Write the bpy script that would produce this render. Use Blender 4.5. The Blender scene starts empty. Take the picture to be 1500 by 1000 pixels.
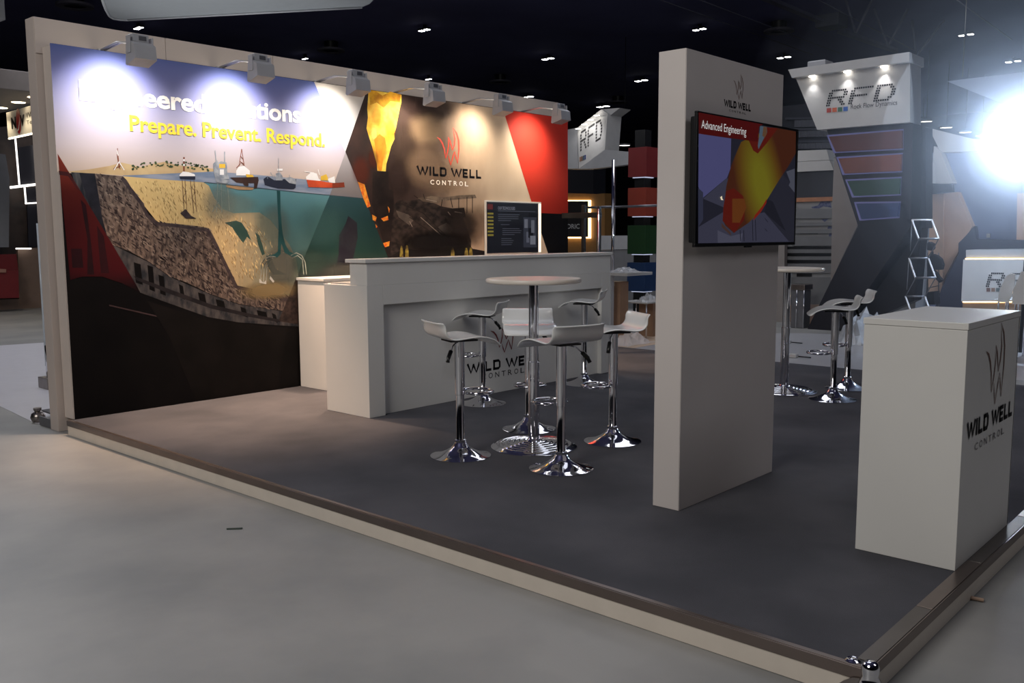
import bpy, bmesh, math, random
from mathutils import Vector, Matrix
random.seed(7)
R = math.radians
sc = bpy.context.scene
COL = sc.collection

# ------------------------------------------------------------------ camera
CP = Vector((-2.74722, -6.88168, 1.35020))
YAW, PIT, ROL, FPX = R(41.91526), R(-6.65805), R(-0.24092), 1339.993
FW = Vector((math.cos(YAW)*math.cos(PIT), math.sin(YAW)*math.cos(PIT), math.sin(PIT)))
r0 = Vector((math.sin(YAW), -math.cos(YAW), 0)); u0 = r0.cross(FW)
RT = r0*math.cos(ROL) + u0*math.sin(ROL); UP = -r0*math.sin(ROL) + u0*math.cos(ROL)
cam = bpy.data.cameras.new('camera'); camo = bpy.data.objects.new('camera', cam); COL.objects.link(camo)
cam.sensor_width = 36; cam.lens = FPX/1500*36; cam.clip_end = 300; cam.clip_start = .05
camo.matrix_world = Matrix(((RT.x, UP.x, -FW.x, CP.x), (RT.y, UP.y, -FW.y, CP.y), (RT.z, UP.z, -FW.z, CP.z), (0, 0, 0, 1)))
sc.camera = camo
sc.view_settings.view_transform = 'Standard'; sc.view_settings.look = 'None'
sc.view_settings.gamma = 1; sc.view_settings.use_curve_mapping = False
sc.view_settings.exposure = 0.0
sc.cycles.use_denoising = True
sc.cycles.sample_clamp_indirect = 6
# dim spill of a dark exhibition hall
w = bpy.data.worlds.new('hall_air'); sc.world = w; w.use_nodes = True
w.node_tree.nodes['Background'].inputs[0].default_value = (.75, .8, 1, 1)
w.node_tree.nodes['Background'].inputs[1].default_value = .028

def lamp(name, kind, loc, energy, col=(1, 1, 1), aim=None, size=1., size_y=None, **kw):
    l = bpy.data.lights.new(name, kind); l.energy = energy; l.color = col
    if kind == 'AREA':
        l.size = size
        if size_y: l.shape = 'RECTANGLE'; l.size_y = size_y
    elif kind in ('POINT', 'SPOT'): l.shadow_soft_size = size
    for k, v in kw.items(): setattr(l, k, v)
    o = bpy.data.objects.new(name, l); COL.objects.link(o); o.location = loc
    if aim is not None:
        o.rotation_euler = (Vector(aim)-Vector(loc)).to_track_quat('-Z', 'Y').to_euler()
    return o
# ceiling light fields of the hall (high-bay lamps seen as soft areas)
lamp('hall_light_left', 'AREA', (-6.6, -4.6, 5.8), 370, (1, .97, .92), aim=(.3, -2.6, 0), size=3.5)
lamp('hall_light_front', 'AREA', (3.0, -10.5, 6.0), 62, (.95, .95, 1), aim=(1.5, -3, 0), size=3)
lamp('hall_light_over', 'AREA', (3.2, -3.0, 7.0), 60, (.88, .92, 1), aim=(3.2, -3, 0), size=4)
lamp('hall_light_behind', 'AREA', (1.0, 7.5, 6.9), 420, (.92, .94, 1), aim=(1., 6.5, 0), size=4)
lamp('stand_fill_right', 'AREA', (12.6, -4.5, 4.6), 150, (.74, .84, 1), aim=(16, -4.6, 1.8), size=1.6)  # added fill that brightens the blue stand walls, not a hall lamp
lamp('hall_light_far', 'AREA', (10.0, 0.5, 6.9), 150, (.9, .93, 1), aim=(9.5, 0, 0), size=4)

# ------------------------------------------------------------------ helpers
def ray(px, py): return FW + RT*((px-750)/FPX) - UP*((py-500)/FPX)
def onp(ax, v, px, py):
    d = ray(px, py); i = 'xyz'.index(ax); return CP + d*((v-CP[i])/d[i])
def X(v, px, py): return onp('x', v, px, py)
def Y(v, px, py): return onp('y', v, px, py)
def Z(v, px, py): return onp('z', v, px, py)
def srgb(c): return tuple((x/12.92 if x <= .04045 else ((x+.055)/1.055)**2.4) for x in [v/255 for v in c])
MATS = {}
def mat(name, rgb, rough=.5, metal=0., emit=None, es=0., noise=0., nscale=8., bump=0., bscale=60., spec=.5, rgb2=None, alpha=1., trans=0., stretch=None, coat=0., detail=4.):
    """principled material with a procedural noise between rgb and rgb2 (or lighter / darker)"""
    if name in MATS: return MATS[name]
    m = bpy.data.materials.new(name); m.use_nodes = True; MATS[name] = m
    if name[:4] == 'ink_' or name[:6] == 'letter': spec, rough = .12, .6
    if emit and es < 3: spec = .15
    nt = m.node_tree; b = nt.nodes['Principled BSDF']; L = nt.links
    c = srgb(rgb)
    b.inputs['Roughness'].default_value = rough; b.inputs['Metallic'].default_value = metal
    b.inputs['Specular IOR Level'].default_value = spec
    b.inputs['Base Color'].default_value = (*c, 1)
    if coat: b.inputs['Coat Weight'].default_value = coat; b.inputs['Coat Roughness'].default_value = .05
    if trans: b.inputs['Transmission Weight'].default_value = trans; b.inputs['IOR'].default_value = 1.1
    if alpha < 1: b.inputs['Alpha'].default_value = alpha
    if emit: b.inputs['Emission Color'].default_value = (*srgb(emit), 1); b.inputs['Emission Strength'].default_value = es
    co = nt.nodes.new('ShaderNodeTexCoord'); src = co.outputs['Object']
    if stretch:
        mp = nt.nodes.new('ShaderNodeMapping'); mp.inputs['Scale'].default_value = stretch[:3]
        if len(stretch) > 3: mp.inputs['Scale'].default_value = stretch[:3]; mp.inputs['Rotation'].default_value = (0, stretch[3], 0)
        L.new(src, mp.inputs[0]); src = mp.outputs[0]
    if noise or rgb2:
        n = nt.nodes.new('ShaderNodeTexNoise'); n.inputs['Scale'].default_value = nscale; n.inputs['Detail'].default_value = detail
        L.new(src, n.inputs['Vector'])
        rp = nt.nodes.new('ShaderNodeValToRGB'); L.new(n.outputs['Fac'], rp.inputs[0])
        rp.color_ramp.elements[0].position = .36; rp.color_ramp.elements[1].position = .64
        if rgb2: a, d = c, srgb(rgb2)
        else: a = tuple(x*(1-noise) for x in c); d = tuple(min(1, x*(1+noise)) for x in c)
        rp.color_ramp.elements[0].color = (*a, 1); rp.color_ramp.elements[1].color = (*d, 1)
        L.new(rp.outputs[0], b.inputs['Base Color'])
    if bump:
        n2 = nt.nodes.new('ShaderNodeTexNoise'); n2.inputs['Scale'].default_value = bscale; n2.inputs['Detail'].default_value = 5
        L.new(src, n2.inputs['Vector'])
        bp = nt.nodes.new('ShaderNodeBump'); bp.inputs['Strength'].default_value = bump; bp.inputs['Distance'].default_value = .01
        L.new(n2.outputs['Fac'], bp.inputs['Height']); L.new(bp.outputs[0], b.inputs['Normal'])
    return m
def grad(name, axis, stops, rough=.45, noise=None, nscale=3., stretch=(1, 1, 1), spec=.12):
    """flat print whose ink runs through colours along an object axis; stops = [(metres, rgb), ...]"""
    if name in MATS: return MATS[name]
    m = bpy.data.materials.new(name); m.use_nodes = True; MATS[name] = m
    nt = m.node_tree; L = nt.links; b = nt.nodes['Principled BSDF']; b.inputs['Roughness'].default_value = .6
    b.inputs['Specular IOR Level'].default_value = spec
    co = nt.nodes.new('ShaderNodeTexCoord'); sp = nt.nodes.new('ShaderNodeSeparateXYZ'); L.new(co.outputs['Object'], sp.inputs[0])
    mr = nt.nodes.new('ShaderNodeMapRange'); a, z = stops[0][0], stops[-1][0]
    mr.inputs['From Min'].default_value = a; mr.inputs['From Max'].default_value = z
    L.new(sp.outputs['xyz'.index(axis)], mr.inputs['Value']); fac = mr.outputs[0]
    if noise:
        n = nt.nodes.new('ShaderNodeTexNoise'); n.inputs['Scale'].default_value = nscale; n.inputs['Detail'].default_value = 6
        mp = nt.nodes.new('ShaderNodeMapping'); mp.inputs['Scale'].default_value = stretch
        L.new(co.outputs['Object'], mp.inputs[0]); L.new(mp.outputs[0], n.inputs['Vector'])
        ma = nt.nodes.new('ShaderNodeMath'); ma.operation = 'MULTIPLY_ADD'; ma.inputs[1].default_value = noise
        L.new(n.outputs['Fac'], ma.inputs[0])
        sb = nt.nodes.new('ShaderNodeMath'); sb.operation = 'SUBTRACT'; sb.inputs[1].default_value = noise*.5
        L.new(fac, sb.inputs[0]); L.new(sb.outputs[0], ma.inputs[2]); fac = ma.outputs[0]
    rp = nt.nodes.new('ShaderNodeValToRGB'); L.new(fac, rp.inputs[0]); e = rp.color_ramp.elements
    while len(e) < len(stops): e.new(.5)
    for k, (s, c) in enumerate(stops):
        e[k].position = (s-a)/(z-a); e[k].color = (*srgb(c), 1)
    L.new(rp.outputs[0], b.inputs['Base Color'])
    return m
def emis(name, rgb, s, base=(0, 0, 0)):
    return mat(name, base, rough=.4, emit=rgb, es=s)

def wl(o):
    v = Vector((0, 0, 0))
    while o is not None: v += o.location; o = o.parent
    return v
def link(name, me, m, parent):
    o = bpy.data.objects.new(name, me); COL.objects.link(o)
    if m: me.materials.append(m)
    if parent is not None:
        o.parent = parent; me.transform(Matrix.Translation(-wl(parent)))
    return o
def mesh(name, vs, fs, m, parent=None, smooth=False):
    me = bpy.data.meshes.new(name); me.from_pydata([tuple(v) for v in vs], [], fs); me.validate()
    bm = bmesh.new(); bm.from_mesh(me); bmesh.ops.recalc_face_normals(bm, faces=bm.faces); bm.to_mesh(me); bm.free()
    if smooth: me.shade_smooth()
    return link(name, me, m, parent)
def bmobj(name, bm, m, parent=None, smooth=False):
    me = bpy.data.meshes.new(name); bmesh.ops.recalc_face_normals(bm, faces=bm.faces); bm.to_mesh(me); bm.free()
    if smooth:
        me.shade_smooth()
    return link(name, me, m, parent)
def bbox(bm, x0, x1, y0, y1, z0, z1, bev=0.):
    vs = [bm.verts.new((x, y, z)) for x in (x0, x1) for y in (y0, y1) for z in (z0, z1)]
    fs = [bm.faces.new([vs[i] for i in f]) for f in ((0, 1, 3, 2), (4, 6, 7, 5), (0, 4, 5, 1), (2, 3, 7, 6), (0, 2, 6, 4), (1, 5, 7, 3))]
    if bev:
        es = {e for f in fs for e in f.edges}
        bmesh.ops.bevel(bm, geom=list(es), offset=bev, segments=2, affect='EDGES', profile=.5)
def box(name, x0, x1, y0, y1, z0, z1, m, parent=None, bev=.003):
    bm = bmesh.new(); bbox(bm, min(x0, x1), max(x0, x1), min(y0, y1), max(y0, y1), min(z0, z1), max(z0, z1), bev)
    return bmobj(name, bm, m, parent)
def slab(name, pts, off, m, parent=None):
    """polygon of world points extruded by vector off"""
    off = Vector(off); n = len(pts); vs = [Vector(p) for p in pts] + [Vector(p)+off for p in pts]
    return mesh(name, vs, [tuple(range(n)), tuple(range(2*n-1, n-1, -1))] + [(i, (i+1) % n, n+(i+1) % n, n+i) for i in range(n)], m, parent)
def flat(name, pts, m, parent=None):
    return mesh(name, pts, [tuple(range(len(pts)))], m, parent)
def tubes_bm(bm, paths, r, seg=8):
    for path in paths:
        path = [Vector(p) for p in path]; rings = []
        closed = (path[0]-path[-1]).length < 1e-6 and len(path) > 3
        if closed: path = path[:-1]
        n = len(path)
        for i, p in enumerate(path):
            a = path[(i-1) % n] if (closed or i) else p; b = path[(i+1) % n] if (closed or i < n-1) else p
            t = (b-a).normalized(); q = Vector((0, 0, 1)) if abs(t.z) < .9 else Vector((1, 0, 0))
            s = t.cross(q).normalized(); v = s.cross(t)
            rings.append([bm.verts.new(p + (s*math.cos(k*2*math.pi/seg)+v*math.sin(k*2*math.pi/seg))*r) for k in range(seg)])
        for i in range(n if closed else n-1):
            A, B = rings[i], rings[(i+1) % n]
            for k in range(seg): bm.faces.new((A[k], A[(k+1) % seg], B[(k+1) % seg], B[k]))
        if not closed: bm.faces.new(rings[0]); bm.faces.new(rings[-1][::-1])
def tubes(name, paths, r, m, parent=None, seg=8):
    bm = bmesh.new(); tubes_bm(bm, paths, r, seg); return bmobj(name, bm, m, parent, smooth=True)
def lathe(name, prof, c, m, parent=None, seg=40):
    vs, fs = [], []; n = len(prof)
    for k in range(seg):
        a = 2*math.pi*k/seg
        vs += [(c[0]+r_*math.cos(a), c[1]+r_*math.sin(a), c[2]+z) for r_, z in prof]
    for k in range(seg):
        for i in range(n-1): fs.append((k*n+i, ((k+1) % seg)*n+i, ((k+1) % seg)*n+i+1, k*n+i+1))
    me = bpy.data.meshes.new(name); me.from_pydata(vs, [], fs)
    bm = bmesh.new(); bm.from_mesh(me); bmesh.ops.remove_doubles(bm, verts=bm.verts, dist=1e-5); bmesh.ops.recalc_face_normals(bm, faces=bm.faces); bm.to_mesh(me); bm.free()
    me.shade_smooth(); me.set_sharp_from_angle(angle=R(50))
    return link(name, me, m, parent)
def tag(o, label, cat, group=None):
    o['label'] = label; o['category'] = cat
    if group: o['group'] = group
    return o
def thing(name, label, cat, loc=(0, 0, 0), group=None):
    o = bpy.data.objects.new(name, None); COL.objects.link(o); o.location = loc; o.empty_display_size = .1
    return tag(o, label, cat, group)
def struct(o): o['kind'] = 'structure'; return o
def stuff(o): o['kind'] = 'stuff'; return o
def dup(root, loc, rz=0., label=None):
    r = root.copy(); COL.objects.link(r); r.location = loc; r.rotation_euler = (0, 0, rz)
    if label: r['label'] = label
    for ch in list(root.children):
        c = ch.copy(); COL.objects.link(c); c.parent = r
        for g in list(ch.children):
            d = g.copy(); COL.objects.link(d); d.parent = c
    return r
# a print plane: origin P, u axis, v axis (world), so that flat marks are laid on a real surface
def rectmap(P, U, V): return lambda u, v: P + U*u + V*v
def plane_rect(ax, v, x0, y0, x1, y1, off=0.):
    """rectangle on plane ax=v whose upper-left / lower-right corners project to the given pixels"""
    a, b = onp(ax, v, x0, y0), onp(ax, v, x1, y1)
    U = Vector((b.x-a.x, b.y-a.y, 0)); V = Vector((0, 0, a.z-b.z)); P = Vector((a.x, a.y, b.z))
    return P, U, V
_txt = {}
def text_geo(s, bold=0., spacing=1.):
    k = (s, bold, spacing)
    if k in _txt: return _txt[k]
    cu = bpy.data.curves.new('t', 'FONT'); cu.body = s; cu.offset = bold; cu.space_character = spacing; cu.resolution_u = 3
    o = bpy.data.objects.new('t', cu); COL.objects.link(o)
    dg = bpy.context.evaluated_depsgraph_get(); me = bpy.data.meshes.new_from_object(o.evaluated_get(dg))
    vs = [v.co.copy() for v in me.vertices]; fs = [tuple(p.vertices) for p in me.polygons]
    bpy.data.objects.remove(o); bpy.data.curves.remove(cu); bpy.data.meshes.remove(me)
    x0 = min(v.x for v in vs); x1 = max(v.x for v in vs); y0 = min(v.y for v in vs); y1 = max(v.y for v in vs)
    vs = [((v.x-x0)/(x1-x0), (v.y-y0)/(y1-y0)) for v in vs]
    _txt[k] = (vs, fs); return _txt[k]
def text(name, s, rect, m, parent, bold=0., spacing=1., lift=(0, 0, 0)):
    vs, fs = text_geo(s, bold, spacing); P, U, V = rect; lift = Vector(lift)
    return mesh(name, [P+U*a+V*b+lift for a, b in vs], fs, m, parent)
def strokes(name, polys, rect, m, parent, lift=(0, 0, 0)):
    """ribbons of varying width; polys = [[(x, y, w), ...], ...] in a unit square (y up)"""
    P, U, V = rect; vs, fs = [], []; lift = Vector(lift); asp = U.length/V.length
    for pl in polys:
        base = len(vs); n = len(pl)
        for i, (x, y, w_) in enumerate(pl):
            a = pl[max(0, i-1)]; b = pl[min(n-1, i+1)]; tx, ty = (b[0]-a[0])*asp, b[1]-a[1]; l = math.hypot(tx, ty) or 1
            nx, ny = -ty/l*w_/2/asp, tx/l*w_/2
            vs += [P+U*(x+nx)+V*(y+ny)+lift, P+U*(x-nx)+V*(y-ny)+lift]
        fs += [(base+2*i, base+2*i+2, base+2*i+3, base+2*i+1) for i in range(n-1)]
    return mesh(name, vs, fs, m, parent)

# ------------------------------------------------------------------ materials
white = mat('white_laminate', (214, 212, 208), .38, noise=.02, nscale=2)
whitewall = mat('white_wall_paint', (206, 198, 194), .55, noise=.03, nscale=1.5, bump=.03)
chrome = mat('chrome', (225, 225, 230), .07, 1., noise=.02)
steel = mat('brushed_steel', (150, 142, 138), .32, 1., noise=.06, nscale=14)
black = mat('black_plastic', (14, 14, 16), .35, noise=.1)
seatw = mat('white_seat_plastic', (222, 222, 220), .22, noise=.01, coat=.4)
greylam = mat('grey_metal_paint', (150, 148, 146), .45, noise=.03)
darknavy = mat('navy_panel', (20, 20, 33), .5, noise=.08, nscale=3)

# ------------------------------------------------------------------ setting
GZ = -.11
fl = mat('hall_floor_concrete', (133, 133, 132), .5, noise=.0, rgb2=(154, 152, 149), nscale=1.3, bump=.12, bscale=9, spec=.35, detail=8)
nt = fl.node_tree
struct(mesh('floor', [(-14, -16, GZ), (50, -16, GZ), (50, 46, GZ), (-14, 46, GZ)], [(0, 1, 2, 3)], fl))
cm = mat('dark_ceiling', (84, 84, 122), .9, rgb2=(98, 98, 140), nscale=.3)
struct(mesh('ceiling', [(-14, -16, 7.6), (-14, 46, 7.6), (50, 46, 7.6), (50, -16, 7.6)], [(0, 1, 2, 3)], cm))
hw = mat('dark_hall_wall', (22, 22, 30), .9, rgb2=(36, 36, 46), nscale=.5)
struct(box('wall_far', 50, 50.3, -16, 46, GZ, 7.6, hw)); struct(box('wall_back', -14, 50, 46, 46.3, GZ, 7.6, hw))
struct(box('wall_left', -14.3, -14, -16, 46, GZ, 7.6, hw)); struct(box('wall_front', -14, 50, -16.3, -16, GZ, 7.6, hw))

# ------------------------------------------------------------------ raised platform
PX1, PY0 = 6.28, -5.895
plat = thing('platform', 'low raised booth platform with dark grey carpet and pale side boards', 'platform', (3, -3, GZ))
carpet = mat('dark_grey_carpet', (72, 72, 77), .92, rgb2=(88, 87, 92), nscale=1.6, bump=.35, bscale=320, spec=.15, detail=10)
box('carpet', .012, PX1, PY0+.012, -.002, -.02, 0, carpet, plat, 0)
fascia = mat('cream_fascia', (204, 194, 182), .45, noise=.03)
box('side_board', 0, .012, PY0, -.002, GZ+.002, -.03, fascia, plat, .001)
box('side_board', .012, PX1, PY0, PY0+.012, GZ+.002, -.03, fascia, plat, .001)
# grey vinyl strip left under the boards, edge trims
trim = mat('trim_metal', (128, 116, 110), .34, .85, noise=.05, nscale=5)
box('edge_trim', -.006, 0, PY0-.004, .0, -.036, .003, trim, plat, .001)
box('edge_trim', 0, .022, PY0-.004, .0, .0005, .005, trim, plat, .001)
box('edge_trim', 0, PX1, PY0-.006, PY0, -.036, .003, trim, plat, .001)
x = .06
for k, L_ in enumerate((.55, .62, .8, 1.1, 1.5)):      # flat cover strips laid end to end along the right edge
    box('cover_strip', x, min(PX1, x+L_-.004), PY0, PY0+.055, .0005, .005+.001*(k % 2), trim if k % 2 else mat('trim_worn', (112, 106, 102), .42, .75, noise=.08, nscale=6), plat, .001)
    x += L_
# chrome corner cap
cc = thing('corner_cap', 'polished steel ball corner cap on the near corner of the platform', 'corner cap', (0, PY0, 0))
lathe('ball', [(0, .03), (.012, .029), (.022, .022), (.027, .01), (.027, -.004), (.024, -.02), (.03, -.032), (.036, -.06), (.034, -.075), (0, -.08)], (-.012, PY0-.012, .012), chrome, cc, 24)
lathe('rosette', [(0, .006), (.010, .006), (.013, .003), (.018, .005), (.024, 0)], (.03, PY0+.06, .006), chrome, cc, 16)
for s in (0, 1):
    bm = bmesh.new(); pr = [(0, -.02), (.05, -.03), (.078, -.05), (.09, -.062), (.082, -.082), (.06, -.09), (0, -.1)]
    A = [(-.014, PY0-.008+a, b) if s == 0 else (-.008+a, PY0-.014, b) for a, b in pr]
    slab('wing', A, (.005, 0, 0) if s == 0 else (0, .005, 0), steel, cc); bm.free()
    c_ = (-.016, PY0+.07, -.07) if s == 0 else (.07, PY0-.016, -.07)
    tubes('screw', [[c_, (c_[0]+(.004 if s == 0 else 0), c_[1]+(0 if s == 0 else .004), c_[2])]], .006, chrome, cc, 10)

# ------------------------------------------------------------------ booth back wall
fpaint = mat('backdrop_paint', (182, 170, 163), .55, noise=.03, nscale=1.5)
HM, HW, XM, XR = 2.711, 2.913, .056, 5.92
bw = thing('booth_backdrop', 'tall white booth wall carrying the wide printed mural', 'booth wall', (3, .2, 0))
box('outer_frame', .004, XR+.05, .18, .32, GZ+.001, HW, fpaint, bw, .002)
for k in range(6):                                    # fascia panels with fine joints, standing on the frame
    a = .006+k*(XR+.04)/6
    box('fascia_panel', a+.002, a+(XR+.04)/6-.002, .172, .18, HM-.05, HW, fpaint, bw, .001)
box('mural_box', XM, XR, .004, .172, 0, HM, fpaint, bw, .002)
box('end_batten', XM-.004, XM, .02, .165, 0, HM-.01, mat('end_batten_paint', (196, 184, 176), .5, noise=.02), bw, .0005)
# the printed mural: flat inks, each layer a hair in front of the last
LAY = [0]
def mur(name, pts, m, lay=None, parent=bw):
    """printed area on the mural face; pts traced as seen, put on the wall plane"""
    if lay is None: LAY[0] += 1; lay = LAY[0]
    y = .0036 - .000035*lay
    return flat(name, [Y(y, *p) for p in pts], m, parent)
_sb = {}
def soft(px, py, rx, ry, rgb, a=.8, name='printed_smoke_puff', nz=.5, ns=3.):
    """soft-edged blot of ink: alpha falls off from its centre, broken up by noise"""
    LAY[0] += 1; y = .0036-.000035*LAY[0]; c = Y(y, px, py); hx_ = abs(Y(y, px+rx, py).x-c.x); hz_ = abs(Y(y, px, py+ry).z-c.z)
    m = bpy.data.materials.new('ink_soft'); m.use_nodes = True; nt = m.node_tree; L = nt.links; b = nt.nodes['Principled BSDF']
    b.inputs['Base Color'].default_value = (*srgb(rgb), 1); b.inputs['Roughness'].default_value = .6; b.inputs['Specular IOR Level'].default_value = .12
    co = nt.nodes.new('ShaderNodeTexCoord'); mp = nt.nodes.new('ShaderNodeMapping'); mp.vector_type = 'TEXTURE'
    mp.inputs['Location'].default_value = (c.x-3, 0, c.z); mp.inputs['Scale'].default_value = (hx_, 9, hz_)
    n = nt.nodes.new('ShaderNodeTexNoise'); n.inputs['Scale'].default_value = ns; n.inputs['Detail'].default_value = 5; L.new(co.outputs['Object'], n.inputs['Vector'])
    ad = nt.nodes.new('ShaderNodeVectorMath'); ad.operation = 'MULTIPLY_ADD'; ad.inputs[1].default_value = (nz, 0, nz); ad.inputs[2].default_value = (-nz/2, 0, -nz/2)
    L.new(n.outputs['Color'], ad.inputs[0]); a2 = nt.nodes.new('ShaderNodeVectorMath'); L.new(co.outputs['Object'], mp.inputs[0])
    L.new(mp.outputs[0], a2.inputs[0]); L.new(ad.outputs[0], a2.inputs[1])
    g = nt.nodes.new('ShaderNodeTexGradient'); g.gradient_type = 'SPHERICAL'; L.new(a2.outputs[0], g.inputs[0])
    mr = nt.nodes.new('ShaderNodeMapRange'); mr.interpolation_type = 'SMOOTHSTEP'; mr.inputs['From Max'].default_value = .6; mr.inputs['To Max'].default_value = a
    L.new(g.outputs['Fac'], mr.inputs['Value']); L.new(mr.outputs[0], b.inputs['Alpha'])
    z1 = min(c.z+hz_, HM-.001); z0 = max(.001, c.z-hz_)
    return flat(name, [(c.x-hx_, y, z0), (c.x+hx_, y, z0), (c.x+hx_, y, z1), (c.x-hx_, y, z1)], m, bw)
def murect(x0, y0, x1, y1, lay): return plane_rect('y', .0036-.000035*lay, x0, y0, x1, y1)
inkblack = mat('ink_near_black', (5, 4, 6), .6, rgb2=(11, 9, 10), nscale=3, spec=.12)
flat('mural_print', [(XM, .0036, 0), (XR, .0036, 0), (XR, .0036, HM), (XM, .0036, HM)], inkblack, bw)
def top(px):                                          # pixel row of the mural's top edge
    a = Y(0, px, 100); d = a-CP
    p = Vector((a.x, 0, HM))-CP; return 500-FPX*p.dot(UP)/p.dot(FW)
T = lambda px: (px, top(px)+.6)
skyg = grad('ink_sky', 'z', [(-.9, (176, 158, 146)), (-.72, (196, 178, 168)), (-.45, (186, 178, 188)), (.1, (158, 156, 186)), (.75, (122, 128, 178)), (1.35, (96, 110, 168))], noise=.05)
# (object coordinates of parts are relative to the wall's base at z = 0)
skyg = grad('ink_sky2', 'z', [(1.72, (170, 150, 136)), (1.86, (192, 172, 160)), (2.02, (184, 172, 176)), (2.3, (150, 148, 176)), (2.55, (112, 116, 166)), (2.711, (84, 96, 150))], noise=.06, nscale=1.2)
mur('printed_sky', [T(73), T(460), (468, 137), (506, 222), (536, 291), (440, 282), (300, 267), (180, 259), (84, 252)], skyg)
palesky = grad('ink_pale_sky', 'z', [(1.8, (196, 184, 180)), (2.3, (200, 196, 196)), (2.711, (188, 180, 172))], noise=.05)
mur('printed_sky', [T(460), T(538), (506, 223)], palesky)
# sea surface band
sea = mat('ink_sea', (108, 122, 144), .45, rgb2=(142, 148, 162), nscale=4, stretch=(1, 1, 6))
mur('printed_sea', [(180, 256), (250, 253), (312, 251), (376, 256), (440, 262), (526, 270), (536, 291), (440, 282), (300, 267), (180, 259)], sea)
mur('printed_headland', [(92, 252), (130, 248), (160, 243), (178, 238), (192, 241), (206, 245), (222, 240), (240, 237), (252, 240), (268, 243), (290, 244), (312, 247), (316, 251), (250, 254), (180, 257), (140, 254)],
    mat('ink_dune', (176, 148, 110), .5, rgb2=(196, 170, 128), nscale=5))
# under water
teal = grad('ink_teal', 'z', [(.9, (62, 76, 72)), (1.15, (66, 92, 90)), (1.5, (70, 108, 112)), (1.8, (88, 132, 140))], noise=.12, nscale=2)
mur('printed_water', [(300, 267), (440, 282), (536, 291), (568, 376), (437, 460), (437, 438), (330, 420), (300, 350)], teal)
sandg = grad('ink_sand', 'x', [(-2.72, (206, 176, 118)), (-2.05, (202, 172, 118)), (-1.6, (168, 148, 112)), (-1.25, (124, 122, 104)), (-.9, (88, 96, 88))], noise=.25, nscale=14, stretch=(2.2, 1, .5))
mur('printed_seabed', [(180, 258), (240, 263), (298, 267), (306, 272), (314, 290), (326, 306), (342, 312), (380, 311), (396, 322), (410, 340), (424, 358), (434, 380), (437, 400), (438, 440), (350, 425), (314, 350), (306, 336), (232, 327), (190, 275)], sandg)
grit = mat('ink_sand_mottle', (150, 124, 78), .5, rgb2=(190, 160, 104), nscale=20)
rnd = random.Random(3)
def specks(name, n, gen, m, lay_=None):
    LAY[0] += 1; y = .0036-.000035*LAY[0]; vs, fs = [], []
    for i in range(n):
        px, py, dx, dy, w_ = gen(); b = len(vs)
        l = math.hypot(dx, dy) or 1; nx, ny = -dy/l*w_, dx/l*w_
        q = [(px-dx, py-dy), (px+nx, py+ny), (px+dx, py+dy), (px-nx, py-ny)]
        vs += [Y(y, *p) for p in q]; fs.append((b, b+1, b+2, b+3))
    return mesh(name, vs, fs, m, bw)
def inside(p, poly):
    x, y = p; c = False; n = len(poly)
    for i in range(n):
        (x1, y1), (x2, y2) = poly[i], poly[i-1]
        if (y1 > y) != (y2 > y) and x < (x2-x1)*(y-y1)/(y2-y1)+x1: c = not c
    return c
def scatter(poly, dx, dy, w_, j=.5):
    xs = [p[0] for p in poly]; ys = [p[1] for p in poly]
    def g():
        while True:
            p = (rnd.uniform(min(xs), max(xs)), rnd.uniform(min(ys), max(ys)))
            if inside(p, poly):
                s = rnd.uniform(.5, 1.4); return (*p, s*(dx+rnd.uniform(-j, j)*abs(dy)), s*dy, w_*s)
    return g
SANDP = [(186, 264), (240, 266), (300, 270), (312, 295), (340, 314), (376, 330), (396, 350), (410, 400), (355, 416), (316, 345), (306, 330), (236, 322), (212, 300)]
specks('printed_seabed_grain', 420, scatter(SANDP, .8, 2.6, .45), mat('ink_grain_dark', (138, 110, 68), .5, rgb2=(110, 92, 60), nscale=9))
specks('printed_seabed_grain', 260, scatter(SANDP, .8, 3.0, .5), mat('ink_grain_light', (222, 196, 140), .5, rgb2=(210, 184, 128), nscale=9))
hole = mat('ink_hole', (38, 62, 58), .45, rgb2=(52, 74, 68), nscale=6)
mur('printed_canyon', [(329, 326), (346, 323), (354, 326), (362, 338), (368, 352), (362, 347), (356, 356), (348, 345), (340, 333)], hole)
mur('printed_canyon', [(374, 340), (380, 345), (385, 360), (388, 372), (384, 374), (378, 358)], hole)
mur('printed_canyon', [(390, 374), (398, 378), (404, 394), (420, 402), (400, 402), (392, 390)], hole)
# rock
rock = mat('ink_rock', (44, 37, 38), .5, rgb2=(112, 97, 88), nscale=26, stretch=(1.5, 1, .6, .6), detail=9)
ROCK = [(138, 254), (158, 256), (180, 258), (186, 264), (192, 274), (200, 284), (209, 296), (218, 314), (232, 325), (262, 328), (290, 331), (306, 334), (311, 342), (320, 360), (332, 388), (348, 418), (355, 421), (376, 424), (393, 428), (426, 434), (437, 441), (437, 464), (414, 455), (380, 450), (350, 445), (310, 431), (274, 414), (248, 404), (218, 383), (190, 368), (160, 356), (152, 335), (147, 312), (142, 285)]
mur('printed_rock', ROCK, rock)
specks('printed_rock_chips', 520, scatter(ROCK, 2.2, 2.4, .9, .9), mat('ink_chip_light', (134, 120, 108), .5, rgb2=(96, 84, 80), nscale=12))
specks('printed_rock_chips', 420, scatter(ROCK, 2.4, 2.6, .9, .9), mat('ink_chip_dark', (32, 26, 29), .5, rgb2=(50, 41, 40), nscale=12))
edge = [(180, 258), (192, 274), (209, 296), (218, 314), (232, 326), (262, 329), (306, 335), (320, 361), (348, 418), (393, 428), (437, 441)]
mur('printed_rock_edge', edge+[(a-3.5, b+4) for a, b in edge[::-1]], mat('ink_rock_edge', (50, 42, 46), .5, rgb2=(70, 60, 60), nscale=20))
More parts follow.
